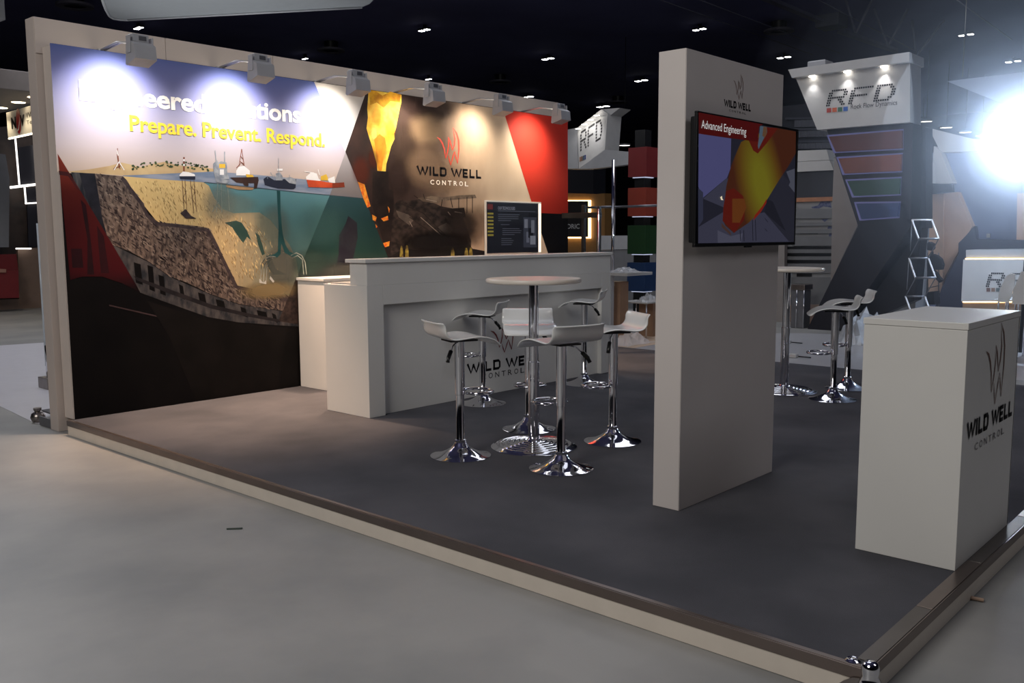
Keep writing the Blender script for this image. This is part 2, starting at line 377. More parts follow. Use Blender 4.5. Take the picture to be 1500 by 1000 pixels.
# dark pillars at the upper left, shelf wall, lower darkness
mur('printed_cliff', [(104, 252), (138, 254), (142, 285), (147, 312), (160, 356), (207, 429), (150, 400), (122, 300)], mat('ink_cliff', (34, 36, 42), .5, rgb2=(84, 82, 82), nscale=12, stretch=(2, 1, .4, .3)))
mur('printed_cliff', [(116, 253), (139, 254), (150, 320), (160, 356), (154, 352), (140, 330)], mat('ink_cliff_shadow', (24, 26, 32), .5, rgb2=(38, 38, 46), nscale=10))
shelf = mat('ink_shelf', (38, 40, 45), .5, rgb2=(76, 72, 72), nscale=9, stretch=(2.5, 1, 1.2))
mur('printed_shelf_wall', [(162, 357), (218, 384), (248, 405), (310, 432), (350, 446), (414, 456), (437, 465), (437, 478), (404, 476), (350, 472), (304, 464), (242, 442), (207, 429)], shelf)
for a in ((196, 384, 206, 414), (216, 388, 224, 424), (232, 402, 240, 430), (262, 416, 268, 436), (290, 428, 300, 444), (316, 438, 328, 452), (352, 449, 360, 462), (376, 454, 390, 466), (398, 458, 404, 470)):
    mur('printed_recess', [(a[0], a[1]), (a[2], a[1]+3), (a[2]+3, a[3]+3), (a[0]+3, a[3])], inkblack)
mur('printed_ledge', [(196, 404), (250, 424), (310, 446), (360, 458), (410, 468), (410, 472), (360, 463), (310, 452), (248, 430), (200, 410)], mat('ink_ledge', (26, 24, 28), .5, rgb2=(40, 36, 38), nscale=8))
mur('printed_faint_seam', [(160, 446), (230, 462), (300, 478), (360, 489), (437, 498), (437, 500), (360, 491), (300, 480), (230, 464), (160, 448)], mat('ink_seam', (62, 48, 50), .5, noise=.2))
mur('printed_dark_ground', [(248, 493), (215, 440), (300, 468), (437, 482), (437, 566), (288, 589)], mat('ink_dark_ground', (11, 9, 9), .6, rgb2=(18, 15, 15), nscale=4, spec=.12))
# red corner triangle
redt = grad('ink_red_overlay', 'z', [(.95, (14, 5, 8)), (1.1, (58, 10, 16)), (1.45, (64, 15, 17)), (1.68, (76, 22, 18)), (1.9, (112, 42, 30))], noise=.12, nscale=5)
mur('printed_red_triangle', [(84.4, 225), (120, 283), (166, 360), (200, 418), (206, 429), (180, 415), (150, 405), (120, 405), (103, 410), (100, 380)], redt)
mur('printed_red_triangle', [(86, 250), (101, 252), (118, 281), (112, 276), (100, 258), (87, 256)], mat('ink_red_dark', (70, 26, 26), .5, rgb2=(52, 24, 26), nscale=8))
mur('printed_pillar', [(118, 292), (126, 300), (134, 360), (138, 402), (128, 402), (128, 350)], mat('ink_red_shadow', (40, 12, 18), .5, rgb2=(30, 12, 16), nscale=8))
mur('printed_pillar', [(142, 330), (152, 346), (160, 400), (148, 400), (144, 360)], MATS['ink_red_shadow'])
mur('printed_pillar', [(104, 364), (120, 364), (122, 392), (106, 392)], MATS['ink_red_shadow'])
# darker band of the marine picture
band = grad('ink_band_teal', 'z', [(.95, (60, 60, 58)), (1.06, (42, 52, 48)), (1.2, (26, 52, 48)), (1.5, (32, 58, 60)), (1.72, (44, 72, 78))], noise=.1, nscale=2)
mur('printed_deep_water', [(483, 286), (536, 291), (568, 376), (575, 400), (437, 460), (437, 400), (446, 376)], band)
mur('printed_hazy_sky', [(506, 223), (528, 271), (536, 291), (483, 286)], grad('ink_band_sky', 'z', [(1.6, (92, 98, 108)), (1.75, (120, 112, 112)), (2.1, (150, 144, 146))], noise=.1))
mur('printed_rock_edge', [(434, 407), (437, 407), (437, 475), (408, 470)], mat('ink_band_rock', (34, 28, 28), .5, rgb2=(62, 50, 46), nscale=20))
mur('printed_plume', [(510, 316), (523, 326), (524, 348), (518, 376), (514, 398), (500, 402), (492, 392), (496, 372), (497, 344), (506, 328)], mat('ink_plume', (28, 26, 36), .5, rgb2=(36, 38, 44), nscale=6))
mur('printed_waterline', [(300, 266.4), (440, 281.4), (536, 290.4), (536, 291.4), (440, 282.4), (300, 267.4)], mat('ink_waterline', (52, 66, 74), .5, noise=.1))
soft(322, 300, 30, 40, (120, 124, 112), .45, 'printed_sea_haze'); soft(345, 300, 40, 20, (112, 128, 122), .4, 'printed_sea_haze'); soft(400, 330, 30, 40, (100, 110, 100), .5, 'printed_sea_haze')
soft(412, 392, 30, 40, (92, 92, 84), .7, 'printed_sea_haze'); soft(395, 425, 50, 16, (140, 120, 84), .7, 'printed_sea_haze'); soft(470, 330, 40, 40, (56, 92, 92), .4, 'printed_sea_haze')
soft(500, 400, 50, 18, (78, 78, 72), .7, 'printed_sea_haze'); soft(455, 385, 34, 26, (58, 78, 70), .5, 'printed_sea_haze')
# riser and hoses
riser = mat('ink_riser', (28, 64, 66), .45, noise=.12)
mur('printed_riser', [(405.5, 279), (410.5, 279.5), (411, 310), (414, 342), (418, 358), (424, 368), (436, 374), (428, 376), (417, 370), (412, 356), (411, 372), (406, 377), (396, 376), (392, 374), (402, 372), (407, 368), (408, 330)], riser)
hoop = mat('ink_hoop', (60, 66, 66), .4, rgb2=(170, 170, 160), nscale=12)
def arc(cx, cy, rx, ry, yb):
    a = [(cx+rx*math.cos(t), cy-ry*math.sin(t)) for t in [math.pi*k/8 for k in range(9)]]
    return [(a[0][0], yb)] + a + [(a[-1][0], yb)]
def thick(pts, w_):
    out = []; n = len(pts)
    for s in (1, -1):
        q = []
        for i, p in enumerate(pts):
            a, b = pts[max(0, i-1)], pts[min(n-1, i+1)]; dx, dy = b[0]-a[0], b[1]-a[1]; l = math.hypot(dx, dy) or 1
            q.append((p[0]-dy/l*w_*s/2, p[1]+dx/l*w_*s/2))
        out += q if s == 1 else q[::-1]
    return out
def murline(name, lines, w_, m):
    LAY[0] += 1; y = .0036-.000035*LAY[0]; vs, fs = [], []
    for pts in lines:
        t = thick(pts, w_); n = len(pts); b = len(vs); vs += [Y(y, *p) for p in t]
        fs += [(b+i, b+i+1, b+2*n-2-i, b+2*n-1-i) for i in range(n-1)]
    return mesh(name, vs, fs, m, bw)
murline('printed_hoops', [[(382, 412), (383, 386), (388, 379), (396, 375), (404, 376)], [(386, 414), (387, 388), (392, 381), (400, 378)], [(390, 410), (391, 390), (396, 383)], [(426, 374), (434, 370), (442, 374), (447, 384), (449, 402)], [(428, 378), (436, 374), (443, 380), (445, 402)]], 1.1, hoop)
mur('printed_manifold', [(380, 408), (386, 414), (390, 410), (390, 416), (380, 414)], mat('ink_pale', (190, 188, 180), .5, noise=.1))
mur('printed_manifold', [(396, 404), (402, 412), (400, 414), (395, 408)], MATS['ink_pale'])
# rigs and vessels
inkw = mat('ink_white', (226, 222, 220), .45, noise=.03); inkd = mat('ink_dark_blue', (38, 42, 56), .45, noise=.1)
inko = mat('ink_orange', (196, 78, 44), .45, rgb2=(168, 62, 40), nscale=8); inkr = mat('ink_rust', (122, 70, 52), .5, noise=.2); inky = mat('ink_yellow_rig', (214, 172, 62), .5, noise=.1)
inkg = mat('ink_grey_steel', (118, 124, 134), .5, rgb2=(160, 162, 166), nscale=20)
murline('printed_derrick', [[(172, 217), (174, 238), (176, 248)], [(171.5, 226), (174.5, 246)], [(166, 248), (174, 238), (181, 248)], [(170, 246), (178, 242)]], 1.0, inkr)
murline('printed_derrick', [[(175, 236), (167, 249)], [(175, 238), (182, 249)], [(171.5, 220), (173, 228)]], 1.2, inkw)
trees = mat('ink_trees', (52, 64, 48), .6, rgb2=(78, 92, 62), nscale=30)
LAY[0] += 1; yy = .0036-.000035*LAY[0]; vs, fs = [], []
for i in range(70):
    t = rnd.random(); px = 193+t*112; py = 244-6*math.sin(math.pi*min(1, t*1.1))**.7+rnd.uniform(-2, 6); s = rnd.uniform(.9, 2.3); b = len(vs)
    vs += [Y(yy, px+s*math.cos(k*math.pi/3), py+s*.75*math.sin(k*math.pi/3)) for k in range(6)]; fs.append(tuple(range(b, b+6)))
mesh('printed_trees', vs, fs, trees, bw)
def hull(pts, m): mur('printed_ship', pts, m)
murline('printed_derrick', [[(269.5, 230), (269.5, 252)]], 2.2, inkr); murline('printed_derrick', [[(269.5, 233), (269.5, 236)], [(269.5, 240), (269.5, 243)]], 2.4, inkw)
hull([(263, 256), (268, 251), (276, 252), (285, 255), (286, 258), (263, 258)], inkw); hull([(263, 258), (286, 258), (286, 263), (264, 262)], inkd)
murline('printed_legs', [[(267, 263), (270, 312)], [(271, 263), (274, 310)], [(267, 272), (273, 280), (268, 290), (274, 300)], [(279, 264), (284, 312)], [(284, 264), (288, 310)], [(279, 272), (286, 280), (281, 290), (287, 300)]], .8, mat('ink_leg', (112, 88, 66), .5, noise=.2))
mur('printed_leg_shadow', [(264, 312), (272, 306), (280, 316), (288, 320), (272, 320)], MATS['ink_rock_edge'])
murline('printed_derrick', [[(315, 220), (317, 240)], [(329, 222), (329, 240)]], 1.4, inkg)
hull([(312, 240), (318, 234), (320, 238), (324, 236), (332, 238), (333, 252), (336, 262), (316, 264), (313, 252)], inkg)
hull([(321, 240), (330, 240), (330, 246), (321, 246)], inky); hull([(322, 248), (328, 248), (328, 256), (322, 256)], inkw); hull([(315, 262), (337, 264), (334, 269), (318, 267)], inkg)
murline('printed_legs', [[(319, 268), (317, 311)], [(324, 268), (325, 311)], [(333, 268), (336, 308)], [(317, 300), (325, 308)], [(311, 310), (320, 296)]], .9, mat('ink_leg_grey', (112, 122, 118), .5, noise=.1))
murline('printed_derrick', [[(354, 218), (350, 244)], [(354, 218), (358, 244)], [(351, 236), (357, 240)], [(352, 228), (356, 233)], [(346, 246), (354, 238), (364, 250)]], .9, inkr)
hull([(346, 250), (350, 244), (358, 243), (366, 250), (366, 257), (346, 257)], inkw); hull([(360, 255), (370, 256), (374, 262), (362, 262)], inky)
hull([(337, 260), (378, 259), (379, 264), (376, 276), (372, 276), (372, 268), (364, 268), (364, 272), (358, 272), (356, 268), (346, 267), (340, 262)], mat('ink_brown_dark', (58, 42, 38), .5, noise=.2))
hull([(331, 271), (372, 275), (370, 278), (350, 278), (332, 274)], mat('ink_tan', (150, 118, 86), .5, noise=.1))
hull([(386, 262), (392, 258), (402, 264), (418, 262), (434, 262), (433, 275), (430, 277), (408, 276), (388, 271)], inkd)
hull([(416, 261), (425, 259), (433, 262), (434, 270), (424, 268)], inkg); hull([(404, 254), (410, 252), (414, 258), (414, 264), (404, 264)], inkg); hull([(406, 247), (414, 247), (414, 250), (406, 250)], inkw)
murline('printed_mast', [[(408, 231), (408, 256)], [(396, 252), (402, 262)], [(401, 256), (404, 262)], [(392, 258), (392, 262)], [(424, 256), (424, 262)]], .8, inkg)
hull([(448, 259), (456, 252), (464, 254), (467, 262), (470, 264), (466, 266), (449, 264)], inkw); hull([(470, 258), (478, 255), (482, 264), (470, 264)], inky); hull([(480, 262), (490, 258), (491, 268), (482, 267)], inkw)
hull([(449, 263), (470, 265), (486, 268), (504, 267), (505, 274), (488, 275), (452, 274)], inko)
murline('printed_mast', [[(446, 251), (460, 253)], [(466, 248), (468, 256)]], .9, inkw)
hull([(487, 268), (504, 267), (505, 274), (486.5, 275)], mat('ink_orange_shade', (120, 52, 36), .5, noise=.1))
# burning well picture
fire = grad('ink_smoke', 'x', [(.1, (50, 38, 36)), (.42, (64, 50, 46)), (.75, (96, 78, 68)), (1.1, (150, 126, 106)), (1.7, (196, 172, 148)), (2.2, (210, 190, 166))], noise=.38, nscale=2.4, stretch=(1.5, 1, .8))
mur('printed_smoke', [T(537.5), T(737), (779, 297), (805, 376), (568.5, 376), (506, 222)], fire)
soft(616, 150, 34, 26, (56, 42, 40), .85); soft(640, 158, 30, 22, (70, 56, 52), .7); soft(592, 216, 24, 40, (70, 56, 50), .6, ns=4); soft(586, 262, 20, 34, (58, 44, 42), .7)
soft(625, 190, 34, 30, (168, 140, 112), .5); soft(650, 262, 46, 26, (150, 122, 100), .45); soft(624, 244, 34, 40, (140, 114, 94), .6, nz=.3); soft(700, 330, 26, 34, (110, 90, 76), .5)
mur('printed_smoke_puff', [(538, 142), (541, 160), (538, 190), (546, 220), (550, 256), (542, 285), (524, 262), (506, 222)], mat('ink_soot', (44, 34, 33), .5, rgb2=(58, 42, 38), nscale=5))
mur('printed_well_column', [(546, 251), (569, 251), (570, 278), (575, 278), (578, 300), (590, 292), (596, 340), (612, 376), (568, 376), (545, 300)], mat('ink_column', (30, 24, 24), .5, rgb2=(42, 33, 31), nscale=9))
flm = mat('ink_flame', (222, 160, 52), .5, rgb2=(238, 208, 90), nscale=11, detail=8)
mur('printed_flame', [T(540), T(588), (588, 150), (586, 157), (583, 172), (580, 188), (577, 196), (578, 203), (573, 214), (570, 226), (566, 240), (565, 251), (553, 250), (552, 240), (548, 226), (545, 214), (541, 202), (537, 188), (539, 172), (538, 160)], flm)
soft(551, 170, 10, 18, (214, 140, 40),.4, 'printed_flame_lick', ns=7); soft(572, 190, 9, 20, (226, 150, 40),.4, 'printed_flame_lick', ns=7); soft(560, 222, 8, 18, (200, 120, 40),.4, 'printed_flame_lick', ns=7); soft(548, 196, 6, 14, (250, 236, 130), .6, 'printed_flame_lick', ns=7)
mur('printed_flame_core', [T(541), (550, 133), (560, 140), (572, 134), T(587), (586, 150), (572, 148), (562, 158), (552, 150), (542, 154)], mat('ink_flame_brown', (176, 116, 32), .5, rgb2=(214, 158, 40), nscale=16))
mur('printed_flame_core', [(548, 204), (556, 196), (564, 202), (566, 214), (561, 236), (559, 250), (554, 250), (551, 226)], mat('ink_flame_orange', (198, 122, 36), .5, rgb2=(214, 144, 44), nscale=14))
em = mat('ink_ember', (222, 88, 34), .5, rgb2=(244, 170, 60), nscale=30)
for P_ in ([(524, 266), (534, 270), (540, 292), (543, 302), (538, 304), (532, 290)], [(545, 314), (552, 318), (550, 324), (546, 322)], [(558, 320), (568, 316), (569, 322), (562, 324)], [(561, 356), (571, 353), (570, 360), (564, 362)], [(568, 302), (571, 306), (570, 312)], [(550, 328), (553, 332), (551, 334)]):
    mur('printed_ember', P_, em)
deb = mat('ink_debris', (30, 25, 25), .5, rgb2=(60, 50, 46), nscale=14, stretch=(1, 1, 1.6, .5))
mur('printed_wreck', [(578, 300), (582, 293), (598, 294), (622, 291), (646, 302), (668, 306), (678, 318), (684, 334), (690, 352), (690, 376), (572, 376), (574, 330)], deb)
mur('printed_wreck_roof', [(612, 290), (632, 287), (650, 289), (672, 286), (696, 285), (698, 290), (672, 292), (650, 294), (640, 298), (620, 295)], mat('ink_roof', (88, 74, 64), .5, rgb2=(120, 104, 90), nscale=12))
mur('printed_wreck_cab', [(646, 306), (680, 304), (682, 318), (664, 321), (648, 314)], MATS['ink_column'])
mur('printed_wreck_cab', [(580, 308), (598, 314), (606, 322), (600, 330), (584, 318)], mat('ink_pale_smoke', (92, 82, 76), .5, rgb2=(72, 64, 60), nscale=8))
mur('printed_wreck_cab', [(642, 332), (654, 326), (664, 336), (656, 346), (644, 340)], MATS['ink_pale_smoke'])
murline('printed_girders', [[(582, 296), (620, 312), (656, 348)], [(600, 318), (640, 346)], [(648, 292), (646, 304)], [(660, 290), (663, 304)], [(672, 290), (672, 314)], [(684, 288), (684, 312)], [(692, 288), (692, 312)], [(612, 290), (606, 286)], [(622, 291), (620, 284)], [(576, 280), (572, 300)]], 1.1, MATS['ink_column'])
murline('printed_glints', [[(616, 318), (648, 346)], [(600, 324), (604, 332)], [(624, 292), (640, 295)], [(656, 310), (660, 315)], [(666, 310), (677, 312)]], .7, mat('ink_glint', (150, 138, 126), .5, noise=.1))
mur('printed_mound', [(572, 376), (590, 364), (612, 366), (640, 352), (650, 350), (656, 343), (662, 350), (672, 346), (676, 341), (684, 352), (692, 364), (712, 368), (712, 377), (572, 377)], mat('ink_mound', (24, 20, 20), .5, rgb2=(34, 28, 27), nscale=6))
crew = mat('ink_crew', (150, 134, 60), .5, rgb2=(96, 78, 44), nscale=30)
for cx_, h_ in ((588, 16), (596, 17), (663, 14), (683, 13), (689.5, 14)):
    mur('printed_crew_figure', [(cx_-2.6, 376), (cx_-2.2, 376-h_*.55), (cx_-1.6, 376-h_*.75), (cx_-1, 376-h_), (cx_+1, 376-h_), (cx_+1.7, 376-h_*.74), (cx_+2.6, 376-h_*.5), (cx_+2.8, 376)], crew)
soft(530, 250, 16, 30, (110, 46, 32), .4, 'printed_fire_glow'); soft(547, 232, 10, 18, (90, 40, 30), .5, 'printed_fire_glow')
soft(676, 330, 30, 30, (44, 36, 34), .8, ns=6); soft(640, 355, 60, 20, (24, 20, 20), .9, ns=6)
# red field and black foot
mur('printed_red_field', [T(737), (831.6, top(831)+.6), (832, 313.5), (783.4, 311.6)], grad('ink_red', 'z', [(1.6, (172, 44, 32)), (2.0, (196, 58, 44)), (2.71, (184, 48, 38))], noise=.08))
mur('printed_black_field', [(783.4, 311.6), (832, 313.5), (832, 376), (804.5, 376)], inkblack)

# lettering, one board per line
LAY[0] += 2
def mtext(name, s, x0, y0, x1, y1, m, bold=0., spacing=1., yb=None):
    """text on the mural between two columns of the photograph; baseline z from its left end"""
    a = Y(0, x0, y0); b = Y(0, x0, y1); c = Y(0, x1, yb if yb else y1)
    y = .0036-.000035*LAY[0]
    P = Vector((a.x, y, b.z)); return text(name, s, (P, Vector((c.x-a.x, 0, 0)), Vector((0, 0, a.z-b.z))), m, bw, bold, spacing)
letw = mat('letter_white', (252, 246, 238), .4, emit=None, noise=.01)
lety = mat('letter_yellow', (238, 202, 66), .4, noise=.02)
mtext('lettering', 'Engineered Solutions', 115, 116, 441, 156, letw, .028, .98, 182)
mtext('lettering', 'Prepare. Prevent. Respond.', 189, 168, 476, 199, lety, .022, .97, 216)
FL = [[(393, 500, 2), (415, 515, 8), (432, 545, 9), (446, 590, 7), (455, 665, 3)], [(455, 665, 3), (470, 610, 7), (478, 560, 7), (476, 488, 2)],
      [(476, 488, 2), (490, 520, 8), (500, 560, 7), (507, 595, 3)], [(507, 595, 3), (522, 550, 8), (527, 500, 8), (512, 408, 1)],
      [(512, 408, 1), (540, 450, 8), (555, 505, 9), (557, 580, 8), (546, 700, 3)], [(546, 700, 3), (534, 650, 7), (523, 600, 2)],
      [(523, 600, 2), (512, 640, 7), (493, 718, 3)], [(493, 718, 3), (484, 680, 7), (474, 632, 2)]]
def flame(rect, m, parent, nm='flame_emblem', k=1.9):
    return strokes(nm, [[((x-393)/164, (718-y)/310, w_/310*k) for x, y, w_ in s] for s in FL], rect, m, parent)
G = {'W': (1.5, [[(0, 1), (.42, .08), (.78, .9)], [(.7, .9), (1.1, .08), (1.5, 1)]]), 'I': (.3, [[(.15, 0), (.15, 1)]]),
     'L': (.85, [[(.13, 1), (.13, .11)], [(0, .11), (.82, .11)]]), 'D': (1., [[(.13, 1), (.13, 0)], [(.0, .89), (.72, .89), (.87, .74), (.87, .26), (.72, .11), (0, .11)]]),
     'E': (.85, [[(.13, 1), (.13, 0)], [(0, .89), (.8, .89)], [(0, .5), (.72, .5)], [(0, .11), (.8, .11)]]), ' ': (.35, [])}
def wide(rect, m, parent, s='WILD WELL', nm='letter'):
    P, U, V = rect; x = 0; tot = sum(G[c][0]+.2 for c in s)-.2
    for c in s:
        w_, st = G[c]
        if st: strokes(nm, [[(a/w_, b, .26) for a, b in p] for p in st], (P+U*(x/tot), U*(w_/tot), V), m, parent)
        x += w_+.2
def control(rect, m, parent, bold=.01):
    P, U, V = rect
    for k, c in enumerate('CONTROL'):
        text('letter', c, (P+U*(k/6.62), U*.095, V), m, parent, bold)
inkk = mat('letter_black', (18, 16, 20), .45, noise=.05); flr = mat('flame_red', (206, 62, 44), .45, noise=.05); flb = mat('flame_dark_red', (120, 44, 40), .45, noise=.05); fly = mat('flame_bronze', (112, 78, 66), .45, noise=.05)
flame(murect(640, 184, 672.5, 243, LAY[0]), flr, bw)
def prect(ax, v, x0, yt, yb, x1, ylt=None):
    """rectangle with left edge from (x0,yt) to (x0,yb) and right side at column x1"""
    a, b = onp(ax, v, x0, yt), onp(ax, v, x0, yb); c = onp(ax, v, x1, yb)
    return Vector((b.x, b.y, b.z)), Vector((c.x-b.x, c.y-b.y, 0)), Vector((0, 0, a.z-b.z))
YL = .0036-.000035*LAY[0]
wide(prect('y', YL, 611.5, 242.5, 256, 705), inkk, bw)
control(prect('y', YL, 630.5, 263, 270, 686), letw, bw, .012)

# spotlights on arms along the top of the wall
lampg = mat('lamp_housing_grey', (150, 150, 154), .4, noise=.03); glassy = emis('lamp_glass', (255, 244, 220), 14)
HX = [.46, 1.435, 2.40, 3.30, 4.25, 5.19]
order = ['leftmost, over the start of the big white lettering', 'second from the left, over the end of the word Engineered', 'third from the left, between the pale sky triangle and the flame',
         'fourth from the left, over the dark smoke beside the flame', 'fifth from the left, at the corner where the red field starts', 'rightmost, above the outer end of the red field']
WARM = [(1, .95, .9), (1, .95, .9), (1, .93, .84), (1, .86, .66), (1, .88, .7), (1, .87, .7)]
def spot(i, hx):
    o = thing('spotlight', 'grey arm-mounted wall spotlight, '+order[i], 'spotlight', (hx, -.4, 2.62), 'spotlights along the mural')
    hy, hz = -.47, 2.66
    tubes('arm', [[(hx-.03, .1, HM+.012), (hx-.03, -.2, HM+.035), (hx-.03, hy+.05, hz+.05)], [(hx-.005, .1, HM+.012), (hx-.005, -.2, HM+.035), (hx-.005, hy+.05, hz+.05)]], .0075, lampg, o, 6)
    box('clamp', hx-.05, hx+.02, .06, .17, HM+.0005, HM+.022, lampg, o, .003)
    # wedge housing open towards the wall
    prof = [(hy-.02, hz+.05), (hy-.075, hz+.02), (hy-.085, hz-.075), (hy+.045, hz-.11), (hy+.06, hz-.10), (hy+.045, hz+.035)]
    slab('housing', [(hx-.075, a, b) for a, b in prof], (.16, 0, 0), lampg, o)
    bb_ = box('ballast_box', hx-.055, hx+.065, hy-.02, hy+.05, hz+.05, hz+.105, lampg, o, .004)
    box('switch_plate', hx-.01, hx+.045, hy-.023, hy-.02, hz+.062, hz+.092, mat('dark_switch', (70, 70, 76), .4, noise=.05), bb_, .001)
    for s in (-.081, .087): box('side_bracket', hx+s, hx+s+.006, hy-.03, hy+.03, hz-.03, hz+.09, lampg, o, .002)
    slab('lamp_glass', [(hx-.06, hy+.0585+.003, hz-.09), (hx+.07, hy+.0615, hz-.09), (hx+.07, hy+.0455+.003, hz+.02), (hx-.06, hy+.0485, hz+.02)], (0, .003, 0), glassy, o)
    lamp('spot_beam', 'SPOT', (hx, hy+.085, hz-.035), 62 if i < 3 else 50, WARM[i], aim=(hx, 0, hz-.37), size=.035, spot_size=R(112), spot_blend=1.)
    lamp('spot_spill', 'SPOT', (hx, hy+.03, hz-.125), (300 if i == 0 else 400) if i < 3 else 170, (1, .68, .46), aim=(hx+.12, -.8, 0), size=.05, spot_size=R(74), spot_blend=1.)
for i, hx in enumerate(HX): spot(i, hx)

# screen in the mural wall
ms = thing('wall_screen', 'dark presentation screen with a lit white surround at the right of the mural', 'screen', (4.92, 0, 1.14))
a = Y(-.03, 711.5, 296.5); b = Y(-.03, 788, 369); sx0, sx1, sz0, sz1 = a.x, b.x, 1.15, 1.70
box('surround', sx0, sx1+.06, -.03, -.006, sz0-.02, sz1+.02, mat('lit_white_surround', (220, 214, 205), .4, noise=.01), ms, .002)
box('display', sx0+.012, sx1, -.036, -.03, sz0, sz1+.004, black, ms, .001)
ry = -.0368
def sr(u0_, v0_, u1_, v1_, y=ry): # rect on the screen in 0-1 units
    return [(sx0+.02+(sx1-sx0-.03)*u, y, sz0+(sz1-sz0)*v) for u, v in ((u0_, v0_), (u1_, v0_), (u1_, v1_), (u0_, v1_))]
flat('picture', sr(0, .01, 1, .99), emis('screen_navy', (26, 26, 34), .5), ms)
for k in range(7): flat('menu_bar', sr(.0, .34+k*.07, .11, .375+k*.07, ry-.0004), emis('screen_yellow', (120, 108, 38), .9), ms)
flat('header_block', sr(0, .86, .1, .96, ry-.0004), emis('screen_red', (92, 30, 26), .8), ms)
text('screen_text', 'OUR TECHNOLOGIES', (Vector(sr(.2, .86, .5, .93, ry-.0004)[0]), Vector(((sx1-sx0)*.32, 0, 0)), Vector((0, 0, .034))), emis('screen_grey', (110, 110, 120), .9), ms, .01)
bm = bmesh.new()
for k, (v, u0_, u1_) in enumerate([(.83, .2, .95), (.76, .2, .62), (.72, .2, .6), (.68, .2, .6), (.64, .2, .45), (.56, .25, .42), (.48, .28, .62), (.44, .28, .66), (.40, .28, .64), (.36, .28, .52), (.28, .26, .46), (.24, .26, .5), (.2, .26, .48), (.16, .26, .46)]):
    q = sr(u0_, v, u1_, v+.010, ry-.0004); bm.faces.new([bm.verts.new(p) for p in q])
bmobj('screen_text_lines', bm, emis('screen_line', (84, 86, 96), .7), ms)
for q, c in (((.7, .1, .97, .72), (58, 60, 72)), ((.72, .5, .79, .68), (120, 122, 134)), ((.86, .4, .93, .66), (116, 118, 130)), ((.76, .2, .82, .42), (100, 102, 116)), ((.84, .16, .95, .34), (132, 134, 146)), ((.80, .3, .9, .5), (26, 26, 34))):
    flat('picture_detail', sr(*q, y=ry-.0005-.0001*q[0]), emis('screen_c%d' % c[0], c, .5), ms)
box('glow_strip', sx1+.012, sx1+.05, -.034, -.030, sz0, sz1, emis('strip_white', (255, 240, 214), 1.4, (230, 220, 200)), ms, .001)  # glow put into the right side of the white frame
box('sill', sx0+.02, sx0+.72, -.1, .0, sz0-.09, sz0-.03, mat('pale_sill', (176, 160, 150), .4, noise=.02), ms, .002)

# ------------------------------------------------------------------ bar counters
bar = thing('bar_counter', 'long white reception bar with raised top and recessed logo front', 'bar counter', (3, -1.4, 0))
bx0, bx1, by0, by1 = 1.514, 4.537, -1.635, -1.12
# body as frame boards around a recessed front
box('end_panel', bx0, 1.668, by0, by1, .0012, .982, white, bar, .002)
box('end_panel', 4.395, bx1, by0, by1, .0012, .982, white, bar, .002)
box('top_rail', 1.669, 4.394, by0, by1, .836, .982, white, bar, .002)
box('recessed_front', 1.669, 4.394, by0+.045, by0+.07, .0012, .835, white, bar, .001)
box('riser', bx0+.003, bx1-.001, by0+.001, -1.437, .9825, 1.148, white, bar, .002)
box('bar_top', bx0-.018, bx1+.02, by0-.012, -1.41, 1.1485, 1.176, white, bar, .003)
box('inner_shelf', bx0+.05, bx1-.05, -1.40, -1.14, .9825, .992, greylam, bar, .001)
fy = by0+.0445
flame(prect('y', fy, 719, 470, 519, 751.5), flb, bar, k=2.0)
P1 = Y(fy, 685, 533); P2 = Y(fy, 783, 548); a = Y(fy, 685, 548)
wide((Vector((a.x, fy, a.z)), Vector((Y(fy, 790, 545).x-a.x, 0, 0)), Vector((0, 0, P1.z-a.z))), inkk, bar)
control(prect('y', fy, 706, 548, 556, 768), inkk, bar, .004)
bc = thing('back_counter', 'lower white side counter standing against the mural behind the bar', 'counter', (3, -.2, 0))
box('body', 2.049, 4.5, -.4, -.012, .0012, .955, white, bc, .002); box('worktop', 2.035, 4.5, -.412, -.012, .9555, .98, white, bc, .002)
for k in range(4):
    d_ = box('cupboard_door', 2.08+k*.6, 2.66+k*.6, -.418, -.4005, .06, .94, white, bc, .002)
    tubes('door_handle', [[(2.6+k*.6, -.418, .6), (2.6+k*.6, -.43, .6), (2.6+k*.6, -.43, .75), (2.6+k*.6, -.418, .75)]], .005, chrome, d_)

# ------------------------------------------------------------------ panel with television
pn = thing('display_panel', 'free-standing white display panel carrying the large television', 'display panel', (1.54, -4.5, 0))
box('core', 1.04, 2.04, -4.572, -4.425, .0012, 2.205, whitewall, pn, .002)
box('front_skin', 1.041, 2.04, -4.575, -4.5725, .0014, 2.204, whitewall, pn, .001)
py = -4.5756
flame(prect('y', py, 1074, 106, 144, 1088), fly, pn, k=1.6)
wide(prect('y', py, 1061, 145, 155.5, 1100), inkk, pn)
control(prect('y', py, 1068, 160, 163, 1093), inkk, pn, -.002)
tv = thing('television', 'large flat television with red and yellow simulation picture on the white panel', 'television', (1.56, -4.62, 1.28))
tx0, tx1, tz0, tz1, ty = 1.030, 2.100, 1.288, 1.914, -4.64
box('cabinet', tx0+.02, tx1-.02, ty+.012, ty+.045, tz0+.02, tz1-.02, black, tv, .006)
box('wall_bracket', 1.4, 1.75, ty+.045, -4.577, 1.45, 1.75, black, tv, .002)
for q in ((tx0, tx1, tz1-.013, tz1), (tx0, tx1, tz0, tz0+.016), (tx0, tx0+.012, tz0+.016, tz1-.013), (tx1-.012, tx1, tz0+.016, tz1-.013)):
    box('bezel', q[0], q[1], ty-.004, ty+.012, q[2], q[3], black, tv, .002)
box('receiver_bump', 1.53, 1.60, ty-.002, ty+.01, tz0-.008, tz0, black, tv, .002)
